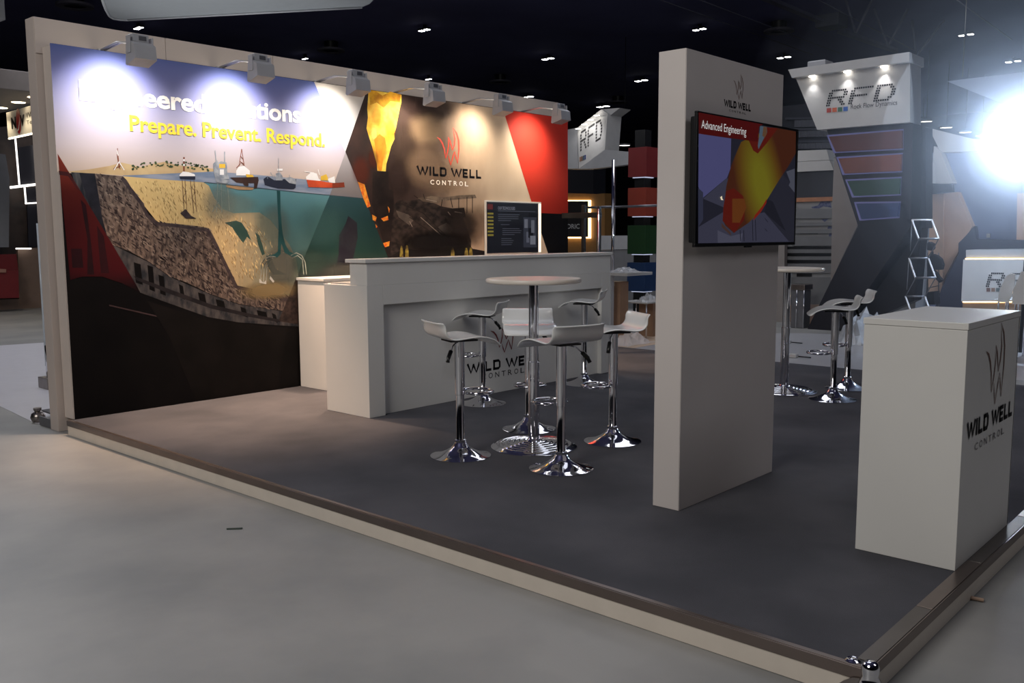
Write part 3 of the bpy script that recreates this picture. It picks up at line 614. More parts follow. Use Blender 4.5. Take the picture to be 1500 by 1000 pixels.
box('glass', tx0+.012, tx1-.012, ty, ty+.01, tz0+.016, tz1-.013, mat('screen_glass', (18, 18, 24), .12, noise=.02), tv, 0)
TL = [0]
def tvp(name, pts, c, s=1., m=None):
    TL[0] += 1; y = ty-.0004-.00025*TL[0]
    return flat(name, [Y(y, *p) for p in pts], m or emis('tv_%d_%d_%d' % c, c, s*(.5 if c[0] > c[2]*2 else .7)), tv)
q = 1000; f_ = lambda l: [(1000+x/4.544, 150+y/4.544) for x, y in l]
tvp('picture', f_([(106, 66), (752, 186), (744, 928), (103, 938)]), (40, 40, 52), .8)
tvp('picture_area', f_([(107, 208), (323, 240), (318, 440), (296, 500), (136, 634), (104, 560)]), (86, 86, 132), .8)
tvp('picture_area', f_([(103, 568), (136, 598), (136, 780), (104, 830)]), (56, 58, 78), .8)
tvp('picture_area', f_([(136, 640), (296, 500), (285, 720), (104, 830), (104, 936), (740, 926), (690, 850), (545, 730), (420, 760)]), (66, 66, 84), .8)
tvp('picture_area', f_([(232, 850), (320, 890), (400, 870), (390, 930), (234, 934)]), (84, 84, 102), .8)
tvp('picture_area', f_([(660, 474), (714, 530), (704, 550), (740, 590), (744, 926), (706, 924), (545, 732), (560, 640)]), (46, 46, 58), .8)
tvp('picture_area', f_([(560, 640), (600, 660), (686, 856), (545, 732)]), (36, 36, 46), .8)
tvp('picture_area', f_([(690, 460), (746, 440), (745, 600), (706, 552), (716, 530)]), (84, 86, 100), .8)
plume = None
def tvgrad():
    m = bpy.data.materials.new('tv_simulation'); m.use_nodes = True; nt = m.node_tree; L = nt.links; b = nt.nodes['Principled BSDF']
    b.inputs['Base Color'].default_value = (0, 0, 0, 1); b.inputs['Roughness'].default_value = .3
    co = nt.nodes.new('ShaderNodeTexCoord'); mp = nt.nodes.new('ShaderNodeMapping'); mp.vector_type = 'TEXTURE'
    mp.inputs['Location'].default_value = (.12, 0, .33); mp.inputs['Rotation'].default_value = (0, R(-123), 0); mp.inputs['Scale'].default_value = (.43, 1, .25)
    g = nt.nodes.new('ShaderNodeTexGradient'); g.gradient_type = 'SPHERICAL'; L.new(co.outputs['Object'], mp.inputs[0]); L.new(mp.outputs[0], g.inputs[0])
    r_ = nt.nodes.new('ShaderNodeValToRGB'); e = r_.color_ramp.elements; e[0].position = 0; e[0].color = (*srgb((70, 36, 24)), 1); e[1].position = .75; e[1].color = (*srgb((112, 106, 30)), 1)
    x = e.new(.25); x.color = (*srgb((92, 64, 24)), 1); L.new(g.outputs[0], r_.inputs[0]); L.new(r_.outputs[0], b.inputs['Emission Color']); b.inputs['Emission Strength'].default_value = .66; b.inputs['Specular IOR Level'].default_value = .15
    return m
tvp('simulation_body', f_([(590, 166), (754, 186), (752, 340), (700, 430), (640, 520), (560, 650), (500, 740), (440, 800), (372, 846), (340, 868), (285, 820), (266, 780), (276, 690), (290, 560), (320, 430), (360, 330), (390, 262), (440, 240)]), None, m=tvgrad())
redm = (110, 34, 26)
tvp('simulation_area', f_([(290, 590), (340, 570), (400, 620), (416, 660), (410, 780), (345, 868), (266, 788), (272, 690)]), redm, .85)
tvp('simulation_area', f_([(330, 640), (410, 640), (424, 700), (380, 800), (330, 800)]), (128, 72, 34), .8)
tvp('simulation_area', f_([(436, 244), (500, 240), (560, 165), (634, 172), (560, 270), (500, 340), (470, 320)]), redm, .9)
tvp('simulation_area', f_([(560, 640), (558, 668), (520, 730), (470, 786), (480, 750), (530, 690)]), (150, 44, 30), .9)
tvp('tool', f_([(516, 156), (560, 162), (562, 200), (540, 240), (520, 280), (506, 310), (500, 290), (508, 230)]), (84, 100, 116), .8)
tvp('tool', f_([(538, 160), (560, 163), (560, 210), (545, 236), (530, 220)]), (120, 88, 66), .6)
tvp('tool', f_([(258, 800), (320, 866), (322, 886), (260, 830)]), (84, 62, 56), .7)
tvp('header_band', f_([(106, 66), (536, 146), (510, 160), (500, 262), (107, 208)]), (96, 24, 24), .8)
P1, P2 = Y(ty-.008, 1027.5, 178), Y(ty-.008, 1027.5, 187); P3 = Y(ty-.008, 1093, 200)
text('screen_text', 'Advanced Engineering', (P2-Vector((0, 0, .014)), Vector((P3.x-P2.x, 0, 0)), Vector((0, 0, P1.z-P2.z+.022))), emis('tv_text', (196, 196, 196), .9), tv)
tvp('glint', f_([(250, 630), (262, 622), (264, 640), (272, 650), (256, 648)]), (255, 236, 200), 1)
for a in ((545, 770, 568, 796), (545, 840, 566, 858), (380, 850, 388, 924), (404, 850, 411, 924), (462, 780, 470, 920), (482, 780, 490, 920)):
    tvp('picture_line', f_([(a[0], a[1]), (a[0]+4, a[1]), (a[2], a[3]), (a[2]-4, a[3])]), (34, 34, 46), .7)

# ------------------------------------------------------------------ right-hand counter
rc = thing('info_counter', 'white box counter with flame logo at the right front platform edge', 'counter', (1.47, -5.63, 0))
cx0, cx1, cy0, cy1 = 1.071, 1.865, -5.839, -5.431
box('body', cx0+.002, cx1-.002, cy0+.002, cy1-.002, .0012, .972, white, rc, .002)
box('top_board', cx0-.001, cx1+.001, cy0-.001, cy1+.001, .9735, 1.0, white, rc, .002)
box('door_gap', cx1-.016, cx1-.013, cy0+.0005, cy0+.0025, .01, .97, mat('shadow_gap', (70, 70, 72), .8, noise=.05), rc, 0)
ly = cy0-.0005
flame(prect('y', ly, 1440.5, 480, 600, 1467), fly, rc, k=1.3)
a, b, c = Y(ly, 1416.5, 620), Y(ly, 1416.5, 645), Y(ly, 1482, 612)
wide((b, Vector((c.x-b.x, 0, 0)), Vector((0, 0, a.z-b.z))), inkk, rc)
control(prect('y', ly, 1428, 650, 660, 1469), mat('letter_grey', (96, 92, 96), .5, noise=.02), rc, -.002)

# ------------------------------------------------------------------ bar tables and stools
def bar_table(label, loc, h=1.077, r=.30, br=.275):
    o = thing('bar_table', label, 'bar table', loc, 'round bar tables'); x, y, z = loc
    lathe('tabletop', [(0, h-.03), (r-.02, h-.03), (r-.004, h-.026), (r, h-.018), (r, h-.006), (r-.005, h), (0, h)], loc, mat('table_white', (224, 214, 202), .3, noise=.02), o, 56)
    lathe('column', [(0, .03), (.036, .03), (.036, .55), (.031, .552), (.031, h-.04), (0, h-.04)], loc, chrome, o, 28)
    pr = [(.036, .06), (.045, .045)]
    for k in range(6):
        a = .06+k*(br-.08)/6; s = (br-.08)/6
        pr += [(a, .04-k*.0045), (a+s*.3, .046-k*.0045), (a+s*.7, .043-k*.0045), (a+s*.95, .034-k*.0045)]
    pr += [(br-.008, .010), (br, .005), (br, .0), (0, .0)]
    lathe('foot', pr, loc, chrome, o, 64)
    lathe('flange', [(0, h-.04), (.08, h-.04), (.08, h-.0302), (0, h-.0302)], loc, steel, o, 24)
    return o
bar_table('round white bar table on chrome column, ringed by stools in front of the bar', (1.62, -3.145, .0012))
bar_table('round white bar table on chrome column behind the television panel', (4.62, -3.42, .0012), 1.06)

def stool(label, loc, rz, hs=.745, fr=.39, lever=.6):
    """seat's low front edge points to +x before rotation"""
    o = thing('bar_stool', label, 'bar stool', (0, 0, 0), 'white bar stools'); z0 = hs-.012
    # seat: wave profile, front lip drooping, rear curling up
    pf = [(.215, -.062), (.20, -.05), (.165, -.028), (.12, -.010), (.06, .0), (0, -.004), (-.06, -.012), (-.10, -.014), (-.135, -.006), (-.153, .011), (-.168, .037), (-.179, .064), (-.190, .084), (-.200, .091)]
    nw, t = 10, .011; vs, fs = [], []
    for (a, b) in pf:
        for j in range(nw+1):
            v = j/nw*2-1; wd = .185-.012*max(0, (a-.12)/.1)**2 - .006*max(0, (-a-.15)/.06)
            crn = .018*(abs(v)**6)*(1 if (a > .19 or a < -.177) else 0)
            a2 = a - crn*(1 if a > 0 else -1); vs.append((a2, v*wd, z0+b+.004*abs(v)**3))
    n = len(pf)
    for i in range(n-1):
        for j in range(nw): k = i*(nw+1)+j; fs.append((k, k+1, k+nw+2, k+nw+1))
    s = mesh('seat', vs, fs, seatw, o, smooth=True)
    md = s.modifiers.new('thickness', 'SOLIDIFY'); md.thickness = t; md.offset = 1
    bv = s.modifiers.new('round', 'SUBSURF'); bv.levels = 1; bv.render_levels = 1
    lathe('column', [(0, .02), (.03, .02), (.03, .06), (.0255, .065), (.0255, fr-.012), (.0305, fr-.010), (.0305, hs-.04), (0, hs-.04)], (0, 0, 0), chrome, o, 24)
    br = .187
    lathe('foot', [(.034, .085), (.040, .078), (.046, .066), (.06, .052), (.085, .036), (.115, .022), (.15, .011), (br-.01, .006), (br, .003), (br, 0), (0, 0)], (0, 0, 0), chrome, o, 48)
    lathe('collar', [(0, .085), (.034, .085), (.035, .10), (.030, .104), (0, .104)], (0, 0, 0), chrome, o, 20)
    z = fr
    ring = [(.03, -.028, z)]+[(.115+.095*math.cos(t_), .105*math.sin(t_), z) for t_ in [R(-125+k*250/14) for k in range(15)]]+[(.03, .028, z)]
    tubes('footrest', [ring], .0095, chrome, o, 8)
    box('seat_plate', -.09, .09, -.075, .075, hs-.04, hs-.0295, black, o, .002)
    ca, sa = math.cos(lever), math.sin(lever)
    lv = [(.03*ca, .03*sa, hs-.045), (.09*ca, .09*sa, hs-.06), (.14*ca, .14*sa, hs-.105)]
    lev = tubes('lever', [lv], .0045, chrome, o, 6)
    bm = bmesh.new(); tubes_bm(bm, [[(.125*ca, .125*sa, hs-.09), (.16*ca, .16*sa, hs-.125), (.172*ca, .172*sa, hs-.15)]], .013, 8); bmobj('lever_grip', bm, black, lev, True)
    o.location = (loc[0], loc[1], .0012); o.rotation_euler = (0, 0, rz); return o
def facing(loc, to): return math.atan2(to[1]-loc[1], to[0]-loc[0])
TB = (1.62, -3.145)
st = [('white chrome bar stool at the left of the round table, lip towards the table', (1.146, -2.958), None, .752, .392, -2.4),
      ('nearest white chrome bar stool, its raised back turned to the camera', (1.306, -3.622), R(75), .765, .378, -1.9),
      ('white chrome bar stool at the right of the round table beside the display panel', (2.078, -3.433), None, .756, .377, 1.0),
      ('white chrome bar stool behind the round table column, facing the camera', (2.01, -2.768), None, .745, .329, 2.2),
      ('white chrome bar stool at the bar front, left of the counter logo', (2.503, -1.85), R(118), .742, .39, -2.3),
      ('white chrome bar stool at the right end of the bar front', (3.80, -1.88), R(118), .766, .45, -2.3),
      ('nearer of the two white bar stools behind the television panel', (4.50, -3.90), R(118), .76, .383, -2.2),
      ('farther of the two white bar stools behind the television panel', (5.117, -3.77), R(122), .775, .381, -2.2)]
for lab, (x, y), rz, hs, fr, lv in st:
    stool(lab, (x, y, 0), facing((x, y), TB) if rz is None else rz, hs, fr, lv)

# ------------------------------------------------------------------ neighbouring stands and the hall
def card(name, ax, v, pts, depth, m, parent=None):
    """a slab: its near face lies on plane ax=v with the given outline, its thickness goes away from the camera"""
    off = {'x': (depth, 0, 0), 'y': (0, depth, 0), 'z': (0, 0, depth)}[ax]
    return slab(name, [onp(ax, v, *p) for p in pts], off, m, parent)
def bar3(name, a, b, r, m, parent=None, seg=6): return tubes(name, [[a, b]], r, m, parent, seg)
nwhite = mat('stand_white', (190, 188, 186), .5, noise=.03)
nlight = mat('stand_pale_grey', (168, 168, 170), .5, noise=.03)
ngrey = mat('stand_grey', (120, 120, 122), .5, noise=.04)
lampdisc = emis('downlight_glow', (255, 250, 240), 9)
warmstrip = emis('warm_strip_glow', (255, 214, 150), 5)

# --- RFD tower
XT = 10.6
tw = thing('sign_tower', 'tall navy stand tower with white RFD sign box and four coloured lit panels', 'stand tower', (XT+.2, -1.6, GZ))
card('tower_body', 'x', XT+.12, [(1210, 186), (1337, 178), (1334, 332), (1229, 486), (1182, 483), (1257, 331)], .4, darknavy, tw)
a = X(XT+.5, 1257, 331); b = X(XT+.5, 1229, 486)
slab('tower_rear', [X(XT+.53, 1262, 331), X(XT+.53, 1350, 331), X(XT+.53, 1340, 440), X(XT+.53, 1246, 482), X(XT+.53, 1198, 480)], (.3, 0, 0), darknavy, tw)
card('tower_rear', 'x', XT+.53, [(1300, 181), (1356, 186), (1356, 334), (1262, 334)], .3, darknavy, tw)
sg = [(1164, 110), (1333, 88), (1333, 179), (1197, 190)]
card('sign_box', 'x', XT, sg, .45, nwhite, tw)
card('sign_canopy', 'x', XT-.12, [(1154.5, 102), (1332, 76), (1332, 90), (1160, 114)], .6, nwhite, tw)
for px in (1190, 1241, 1295):
    c = X(XT-.05, px, 110-(px-1190)*.13); lathe('downlight', [(0, -.004), (.045, -.004), (.05, 0), (0, 0)], (c.x-.0, c.y, X(XT-.12, px, 110.5-(px-1190)*.135).z-.008), lampdisc, tw, 16)
    lamp('sign_beam', 'SPOT', (XT-.08, c.y, c.z-.03), 9, (1, 1, 1), aim=(XT+.0, c.y, c.z-.6), size=.02, spot_size=R(80), spot_blend=.8)
LET = {'R': ["011111110", "110000011", "110000011", "111111110", "110001100", "110000110", "110000011"],
       'F': ["0111111111", "1100000000", "1100000000", "1111111100", "1100000000", "1100000000", "1100000000"],
       'D': ["111111100", "110000110", "110000011", "110000011", "110000011", "110000110", "111111100"]}
def dots(rect, m, parent, lift=(0, 0, 0), skew=.05):
    P, U, V = rect; vs, fs = [], []; x = 0; tot = 9+1.6+10+1.2+9
    for ch in 'RFD':
        L_ = LET[ch]
        for r_, row in enumerate(L_):
            for c, q in enumerate(row):
                if q == '1' :
                    u = (x+c)/tot+skew*(6-r_)/6; v = (6-r_)/7; du, dv = .76/tot, .74/7; b = len(vs)
                    vs += [P+U*u+V*v, P+U*(u+du)+V*v, P+U*(u+du)+V*(v+dv), P+U*u+V*(v+dv)]; fs.append((b, b+1, b+2, b+3))
        x += len(L_[0])+1.4
    return stuff(mesh('dotted_lettering', vs, fs, m, parent))
a, b, c = X(XT-.003, 1210, 132), X(XT-.003, 1210, 156), X(XT-.003, 1309, 148)
dots((b, Vector((0, c.y-b.y, 0)), Vector((0, 0, a.z-b.z))), inkk, tw)
for k, cl in enumerate(((164, 52, 40), (196, 92, 54), (60, 104, 84), (44, 92, 170))):
    x0_ = 1211+k*8.1; card('colour_square', 'x', XT-.004, [(x0_, 158.6-k*.7), (x0_+6.6, 158-k*.7), (x0_+6.6, 164.4-k*.7), (x0_, 165-k*.7)], .003, mat('square_%d' % k, cl, .5, noise=.02), tw)
a, b, c = X(XT-.003, 1246, 155), X(XT-.003, 1246, 162), X(XT-.003, 1314, 156)
text('lettering', 'Rock Flow Dynamics', (b, Vector((0, c.y-b.y, 0)), Vector((0, 0, a.z-b.z+.02))), mat('letter_charcoal', (60, 58, 62), .5, noise=.02), tw, .0)
for k, (pl, cl) in enumerate(((((1214, 200), (1321, 191), (1321, 217), (1224, 222)), (88, 46, 44)), (((1228, 232), (1320, 226), (1319, 250), (1237, 254)), (116, 62, 46)),
                              (((1241, 265), (1318, 261), (1317, 284), (1251, 287)), (38, 68, 54)), (((1254, 298), (1317, 297), (1315, 317), (1262, 321)), (44, 60, 100)))):
    ce = [sum(p[0] for p in pl)/4, sum(p[1] for p in pl)/4]
    big = [(p[0]+(2.4 if p[0] > ce[0] else -3), p[1]+(2.2 if p[1] > ce[1] else -2.2)) for p in pl]
    g_ = card('glow_edge', 'x', XT+.112, big, .006, emis('edge_glow', (130, 130, 190), .28, (60, 60, 84)), tw)
    card('colour_panel', 'x', XT+.02, pl, .06, mat('panel_c%d' % k, cl, .5, noise=.04, nscale=3), tw)
a = X(XT+.1, 1182, 99)
box('projector', a.x, a.x+.3, X(XT+.1, 1209, 95).y, a.y, a.z-.02, a.z+.09, lampg, tw, .02)

# --- slatted rack stand behind the tower (left of it)
XK = 11.6
rk = thing('rack_stand', 'pale stand wall with horizontal slats, wooden edge and blue print behind the tower', 'stand', (XK, .2, GZ))
card('back_panel', 'x', XK+.1, [(1136, 296), (1222, 293), (1222, 462), (1136, 462)], .1, nlight, rk)
card('canopy', 'x', XK, [(1160, 221), (1211, 219), (1215, 234), (1160, 237)], .4, nwhite, rk)
card('canopy', 'x', XK, [(1160, 237.5), (1215, 234.5), (1221, 249), (1160, 252)], .38, nwhite, rk)
card('dark_header', 'x', XK+.05, [(1160, 252), (1222, 250), (1222, 289), (1160, 290)], .2, mat('header_dark', (42, 42, 50), .6, noise=.05), rk)
card('wood_edge', 'x', XK+.03, [(1160, 290), (1222, 288), (1222, 294), (1160, 296)], .2, mat('wood_edge', (178, 120, 84), .5, noise=.1, nscale=12), rk)
for y0_, y1_ in ((306, 320), (326, 331), (336, 342), (346.5, 360)):
    card('slat', 'x', XK+.04, [(1160, y0_), (1220, y0_-.5), (1220, y1_-.5), (1160, y1_)], .04, ngrey, rk)
for y0_, y1_ in ((365, 370.5), (375.5, 380.5), (386, 400)):
    card('slat', 'x', XK+.04, [(1150, y0_), (1219, y0_), (1219, y1_), (1150, y1_)], .04, ngrey, rk)
card('dark_slot', 'x', XK+.085, [(1152, 361), (1218, 361), (1218, 385.5), (1152, 385.5)], .01, black, rk)
card('dark_slot', 'x', XK+.085, [(1167, 400), (1189, 400), (1189, 405), (1167, 405)], .01, black, rk)
card('lower_panel', 'x', XK+.05, [(1150, 406), (1218, 406), (1206, 446), (1150, 446)], .05, ngrey, rk)
card('base_panel', 'x', XK+.02, [(1130, 446), (1205, 446), (1190, 474), (1130, 474)], .08, mat('beige_base', (158, 138, 126), .5, noise=.03), rk)
card('wood_plinth', 'x', XK-.3, [(1130, 474), (1186, 474), (1182, 485), (1130, 484)], .3, mat('wood_plinth', (150, 116, 84), .5, noise=.1, nscale=12), rk)
card('side_wall', 'x', XK-.02, [(1222, 230), (1240, 262), (1256, 330), (1217, 412), (1219, 300)], .1, mat('warm_side', (150, 142, 138), .5, noise=.03), rk)
card('side_wall', 'x', XK-.1, [(1136, 296), (1150, 296), (1148, 484), (1134, 484)], .1, mat('warm_side', (150, 142, 138)), rk)
blu = mat('print_blue', (62, 70, 120), .5, rgb2=(120, 126, 160), nscale=30)
for P_ in ([(1188, 303), (1198, 301), (1202, 295), (1216, 293), (1218, 304), (1206, 302), (1200, 305), (1190, 305)], [(1203, 321), (1214, 320), (1208, 325)], [(1213, 331), (1219, 331), (1219, 335), (1212, 335)], [(1215, 341), (1220, 341), (1220, 346), (1214, 346)]):
    card('blue_print', 'x', XK+.095, P_, .004, blu, rk)
bm = bmesh.new()
for k in range(14): bbox(bm, XK+.09, XK+.095, *sorted((X(XK+.09, 1172+k*1.9, 341).y, X(XK+.09, 1173.2+k*1.9, 341).y)), X(XK+.09, 1180, 343).z, X(XK+.09, 1180, 341.3).z)
stuff(bmobj('tiny_print', bm, inkk, rk))
mc = thing('metal_case', 'small chrome-framed case standing in front of the slatted rack', 'case', (XK-.9, .2, GZ))
a, b = X(XK-.9, 1157, 416), X(XK-.9, 1178, 447)
box('lid', a.x, a.x+.3, b.y, a.y, a.z-.09, a.z, steel, mc, .01); box('body', a.x+.02, a.x+.28, b.y+.02, a.y-.02, GZ+.002, a.z-.091, mat('case_grey', (110, 110, 114), .4, noise=.1), mc, .01)
for yy_ in (b.y+.005, (a.y+b.y)/2, a.y-.005): bar3('edge_bar', (a.x-.006, yy_, GZ+.002), (a.x-.006, yy_, a.z-.09), .008, chrome, mc)

# --- grille on the dark far facade (rows of thin vertical slats)
fg = thing('louvre_facade', 'dark far facade with three rows of thin grey louvres', 'facade', (18, 3, GZ))
box('dark_facade', 18, 18.3, X(18, 1262, 300).y, X(18, 1130, 300).y, GZ+.001, X(18, 1200, 150).z, mat('facade_dark', (34, 34, 44), .7, noise=.05), fg, .01)
for r_, (y0_, y1_) in enumerate(((176, 186), (192, 201), (210, 218))):
    bm = bmesh.new()
    for k in range(26):
        a, b = X(17.9, 1164+k*2.2, y0_-k*.05), X(17.9, 1165.3+k*2.2, y1_-k*.05); bbox(bm, 17.9, 17.96, b.y, a.y, b.z, a.z)
    stuff(bmobj('louvre_row', bm, mat('louvre_grey', (96, 96, 104), .6, noise=.05), fg))
    card('louvre_beam', 'x', 17.88, [(1150, y0_-4), (1225, y0_-5), (1225, y0_-2), (1150, y0_-1)], .1, mat('louvre_beam', (60, 60, 70), .6, noise=.05), fg)

# --- stand right of the tower: hanging shapes, peach partition, blue wall
rs = thing('angular_stand', 'angular pale blue and peach stand walls under the glaring floodlight', 'stand', (15, -3, GZ))
bluew = mat('stand_blue_grey', (132, 142, 174), .6, noise=.04, nscale=1.5)
card('rear_wall', 'x', 16.2, [(1362, 224), (1560, 216), (1560, 480), (1362, 480)], .3, bluew, rs)
card('peach_panel', 'x', 15.2, [(1361, 285), (1403, 281), (1424, 331), (1413, 352), (1376, 420), (1368, 444), (1358, 444)], .2, mat('peach_paint', (200, 168, 146), .6, noise=.04), rs)
card('peach_panel', 'x', 15.1, [(1361, 285), (1382, 283), (1380, 440), (1358, 444)], .08, mat('peach_paint', (200, 168, 146)), rs)
card('peach_panel', 'x', 15.2, [(1490, 283), (1560, 280), (1560, 352), (1489, 351)], .2, MATS['peach_paint'], rs)
card('white_fin', 'x', 14.9, [(1360, 187), (1424, 203), (1560, 222), (1560, 218), (1378, 223)], .25, nwhite, rs)
card('white_fin', 'x', 14.8, [(1368, 214), (1378, 222), (1396, 268), (1364, 270)], .25, nwhite, rs)
card('pale_post', 'x', 14.7, [(1354, 226), (1364, 226), (1360, 300), (1352, 460), (1340, 460), (1350, 300)], .12, mat('post_pale', (150, 156, 166), .5, noise=.02), rs)
card('white_box', 'x', 14.5, [(1343, 235), (1362, 237), (1362, 268), (1342, 266)], .3, nwhite, rs)
card('tan_box', 'x', 14.45, [(1341, 267), (1354, 268), (1354, 281), (1341, 280)], .3, mat('tan_box', (150, 132, 112), .6, noise=.04), rs)
card('navy_panel', 'x', 14.6, [(1356, 268), (1396, 270), (1396, 281), (1360, 284)], .1, darknavy, rs)
card('dark_base', 'x', 14.9, [(1427, 331), (1430, 350), (1500, 352), (1560, 352), (1560, 460), (1366, 460), (1380, 420), (1404, 372), (1404, 356), (1414, 346)], .2, mat('dark_slate', (58, 60, 78), .6, noise=.05), rs)
card('socket_plate', 'x', 16.15, [(1445, 342), (1450, 342), (1450, 348), (1445, 348)], .04, nwhite, rs)
hb = thing('hanging_banner', 'large pale triangular banner hanging below the hall ceiling at upper right', 'banner', X(18, 1450, 130))
card('banner_face', 'x', 18, [(1387, 119), (1560, 98), (1560, 188), (1404, 126)], .4, mat('banner_blue_white', (150, 158, 178), .6, noise=.03), hb)
for k, s_ in enumerate(((1410, 112), (1520, 100))): bar3('cable', X(18.2, *s_), X(18.2, s_[0], s_[1]) + Vector((0, 0, 7.6-X(18.2, *s_).z-.01)), .01, steel, hb)

# --- RFD counter and chairs at the right
XC = 10.2
rf = thing('logo_counter', 'white RFD counter with warm light strip under its raised top', 'counter', (XC, -4.4, GZ))
card('front_board', 'x', XC, [(1411, 380), (1560, 380), (1560, 440), (1408, 441)], .08, nwhite, rf)
card('rear_body', 'x', XC+.1, [(1416, 372), (1560, 372), (1560, 478), (1410, 478)], .4, nlight, rf)
card('raised_top', 'x', XC+.05, [(1415, 366), (1560, 364), (1560, 376), (1415, 377)], .6, nlight, rf)
card('glow_strip', 'x', XC+.03, [(1414, 378), (1560, 377.6), (1560, 379.4), (1414, 379.8)], .03, warmstrip, rf)
card('glow_strip', 'x', XC+.03, [(1410, 441.5), (1560, 441.5), (1560, 443), (1410, 443)], .03, warmstrip, rf)
card('tan_plinth', 'x', XC+.04, [(1410, 444), (1560, 444), (1560, 482), (1410, 482)], .1, mat('tan_plinth', (150, 128, 108), .5, noise=.05), rf)
a, b, c = X(XC-.003, 1446, 398), X(XC-.003, 1444, 420), X(XC-.003, 1530, 418)
dots((b, Vector((0, c.y-b.y, 0)), Vector((0, 0, a.z-b.z))), inkk, rf)
for k, cl in enumerate(((110, 86, 80), (136, 110, 96), (90, 100, 100), (90, 90, 110))):
    card('colour_square', 'x', XC-.004, [(1445+k*7, 421.5), (1450.6+k*7, 421.5), (1450.6+k*7, 427), (1445+k*7, 427)], .003, mat('counter_square_%d' % k, cl, .5, noise=.03), rf)
def shell_chair(lab, pts, v, seat_pts):
    o = thing('shell_chair', lab, 'chair', Vector((v, X(v, pts[0][0], pts[0][1]).y, GZ)), 'chairs in front of the RFD counter')
    card('back_shell', 'x', v, pts, .03, seatw, o)
    q = [X(v, *p) for p in seat_pts]; z_ = q[0].z; y0_, y1_ = sorted((q[0].y, q[1].y))
    box('seat', v+.03, v+.5, y0_, y1_, z_-.02, z_, seatw, o, .008)
    for xx in (v+.08, v+.42):
        for yy_ in (y0_+.04, y1_-.04): bar3('leg', (xx, yy_, GZ+.001), (xx, yy_, z_-.02), .01, chrome, o)
    return o
shell_chair('white shell chair in front of the dotted counter logo, nearer the info counter', [(1461, 442), (1464, 425), (1470, 412), (1474, 404), (1481, 400), (1487, 402), (1486, 420), (1481, 434), (1476, 443)], 9.2, [(1455, 438), (1480, 438)])
shell_chair('white shell chair at the right frame edge beside the other shell chair', [(1482, 445), (1484, 425), (1492, 406), (1496, 398), (1506, 396), (1520, 400), (1518, 430), (1510, 446)], 8.9, [(1484, 440), (1512, 440)])

# --- zigzag brochure rack
XZ = 9.6
br_ = thing('brochure_rack', 'folding zigzag metal brochure rack with white side bars beside the tower', 'brochure rack', (XZ, -2.6, GZ))
alw = mat('rack_white', (222, 222, 226), .35, noise=.02); ald = mat('rack_grey', (120, 122, 128), .35, .7, noise=.05)
TR = [((1336, 322), (1365, 322), (1375, 349.5), (1346, 350)), ((1331.5, 378), (1360, 378), (1370.5, 406.5), (1341, 407)), ((1326.5, 434), (1355, 434), (1364, 460), (1336, 461))]
pts3 = []
for k, (a, b, c, d) in enumerate(TR):
    A, B = X(XZ+.25, *a), X(XZ+.25, *b); C_, D = X(XZ, *c), X(XZ, *d); pts3.append((A, B, C_, D))
    bar3('side_bar', A, D, .012, alw, br_); bar3('side_bar', B, C_, .012, alw, br_); bar3('cross_bar', A, B, .014 if k else .012, alw if k == 0 else ald, br_); bar3('cross_bar', D, C_, .016, ald, br_)
for k in range(2):
    A, B, C_, D = pts3[k]; A2, B2 = pts3[k+1][:2]
    bar3('strut', D, A2, .007, ald, br_); bar3('strut', C_, B2, .007, ald, br_)
    bar3('strut', A, D+(A2-D)*.6+Vector((-.1, 0, 0)), .005, ald, br_)
A, B, C_, D = pts3[2]
for P_ in (D, C_): bar3('foot_bar', P_, Vector((P_.x+.1, P_.y, GZ+.002)), .009, ald, br_)
for P_ in (D, C_): bar3('foot_bar', Vector((P_.x-.15, P_.y, GZ+.012)), Vector((P_.x+.3, P_.y, GZ+.012)), .009, ald, br_)
bg = thing('equipment_trolley', 'dark bag and coat hanging on a thin metal trolley behind the brochure rack', 'trolley', (13.2, -2.9, GZ))
dk = mat('dark_cloth', (48, 48, 56), .8, noise=.2, nscale=10)
card('bag', 'x', 13.2, [(1358, 356), (1361, 354), (1366, 357), (1366, 364), (1363, 367), (1358, 366)], .15, dk, bg)
card('coat', 'x', 13.2, [(1366, 372), (1371, 374), (1377, 379), (1380, 388), (1378, 395), (1366, 395), (1361, 384)], .15, dk, bg)
card('bag', 'x', 13.2, [(1358, 378), (1364, 368), (1366, 395), (1372, 400), (1374, 404), (1379, 410), (1376, 414), (1370, 408), (1362, 406), (1358, 406)], .12, dk, bg)
for px in (1359, 1375): bar3('post', X(13.35, px, 370), X(13.35, px, 470), .008, ald, bg)
for y_ in (422, 438): bar3('rail', X(13.35, 1358, y_), X(13.35, 1376, y_-4), .008, ald, bg)
card('crate', 'x', 13.1, [(1357, 428), (1368, 427), (1369, 446), (1356, 446)], .3, dk, bg)

# --- middle distance between mural end and display panel
s2 = thing('angled_sign', 'angled white RFD overhead sign beyond the red end of the mural', 'sign', X(13, 860, 220))
slab('sign_face', [X(13, 846, 187), X(13, 881, 160), X(13, 890, 166), X(13, 886, 220), X(13, 848, 247)], (.5, 0, 0), nwhite, s2)
card('sign_face', 'x', 13.02, [(820, 192), (845.8, 187), (847.8, 247), (820, 247)], .48, nlight, s2)
card('sign_tip', 'x', 13.1, [(881, 160), (908, 158), (890, 172)], .4, nwhite, s2)
card('soffit_beam', 'x', 12.8, [(886, 219), (918, 222), (960, 222), (960, 236), (870, 247), (848, 247.5)], .19, nlight, s2)
a, b, c = X(12.995, 850, 192), X(12.995, 850, 222), X(12.995, 882, 210)
P_, U_, V_ = b, Vector((0, c.y-b.y, .24)), Vector((0, 0, a.z-b.z)); dots((P_, U_, V_), inkk, s2, skew=.0)
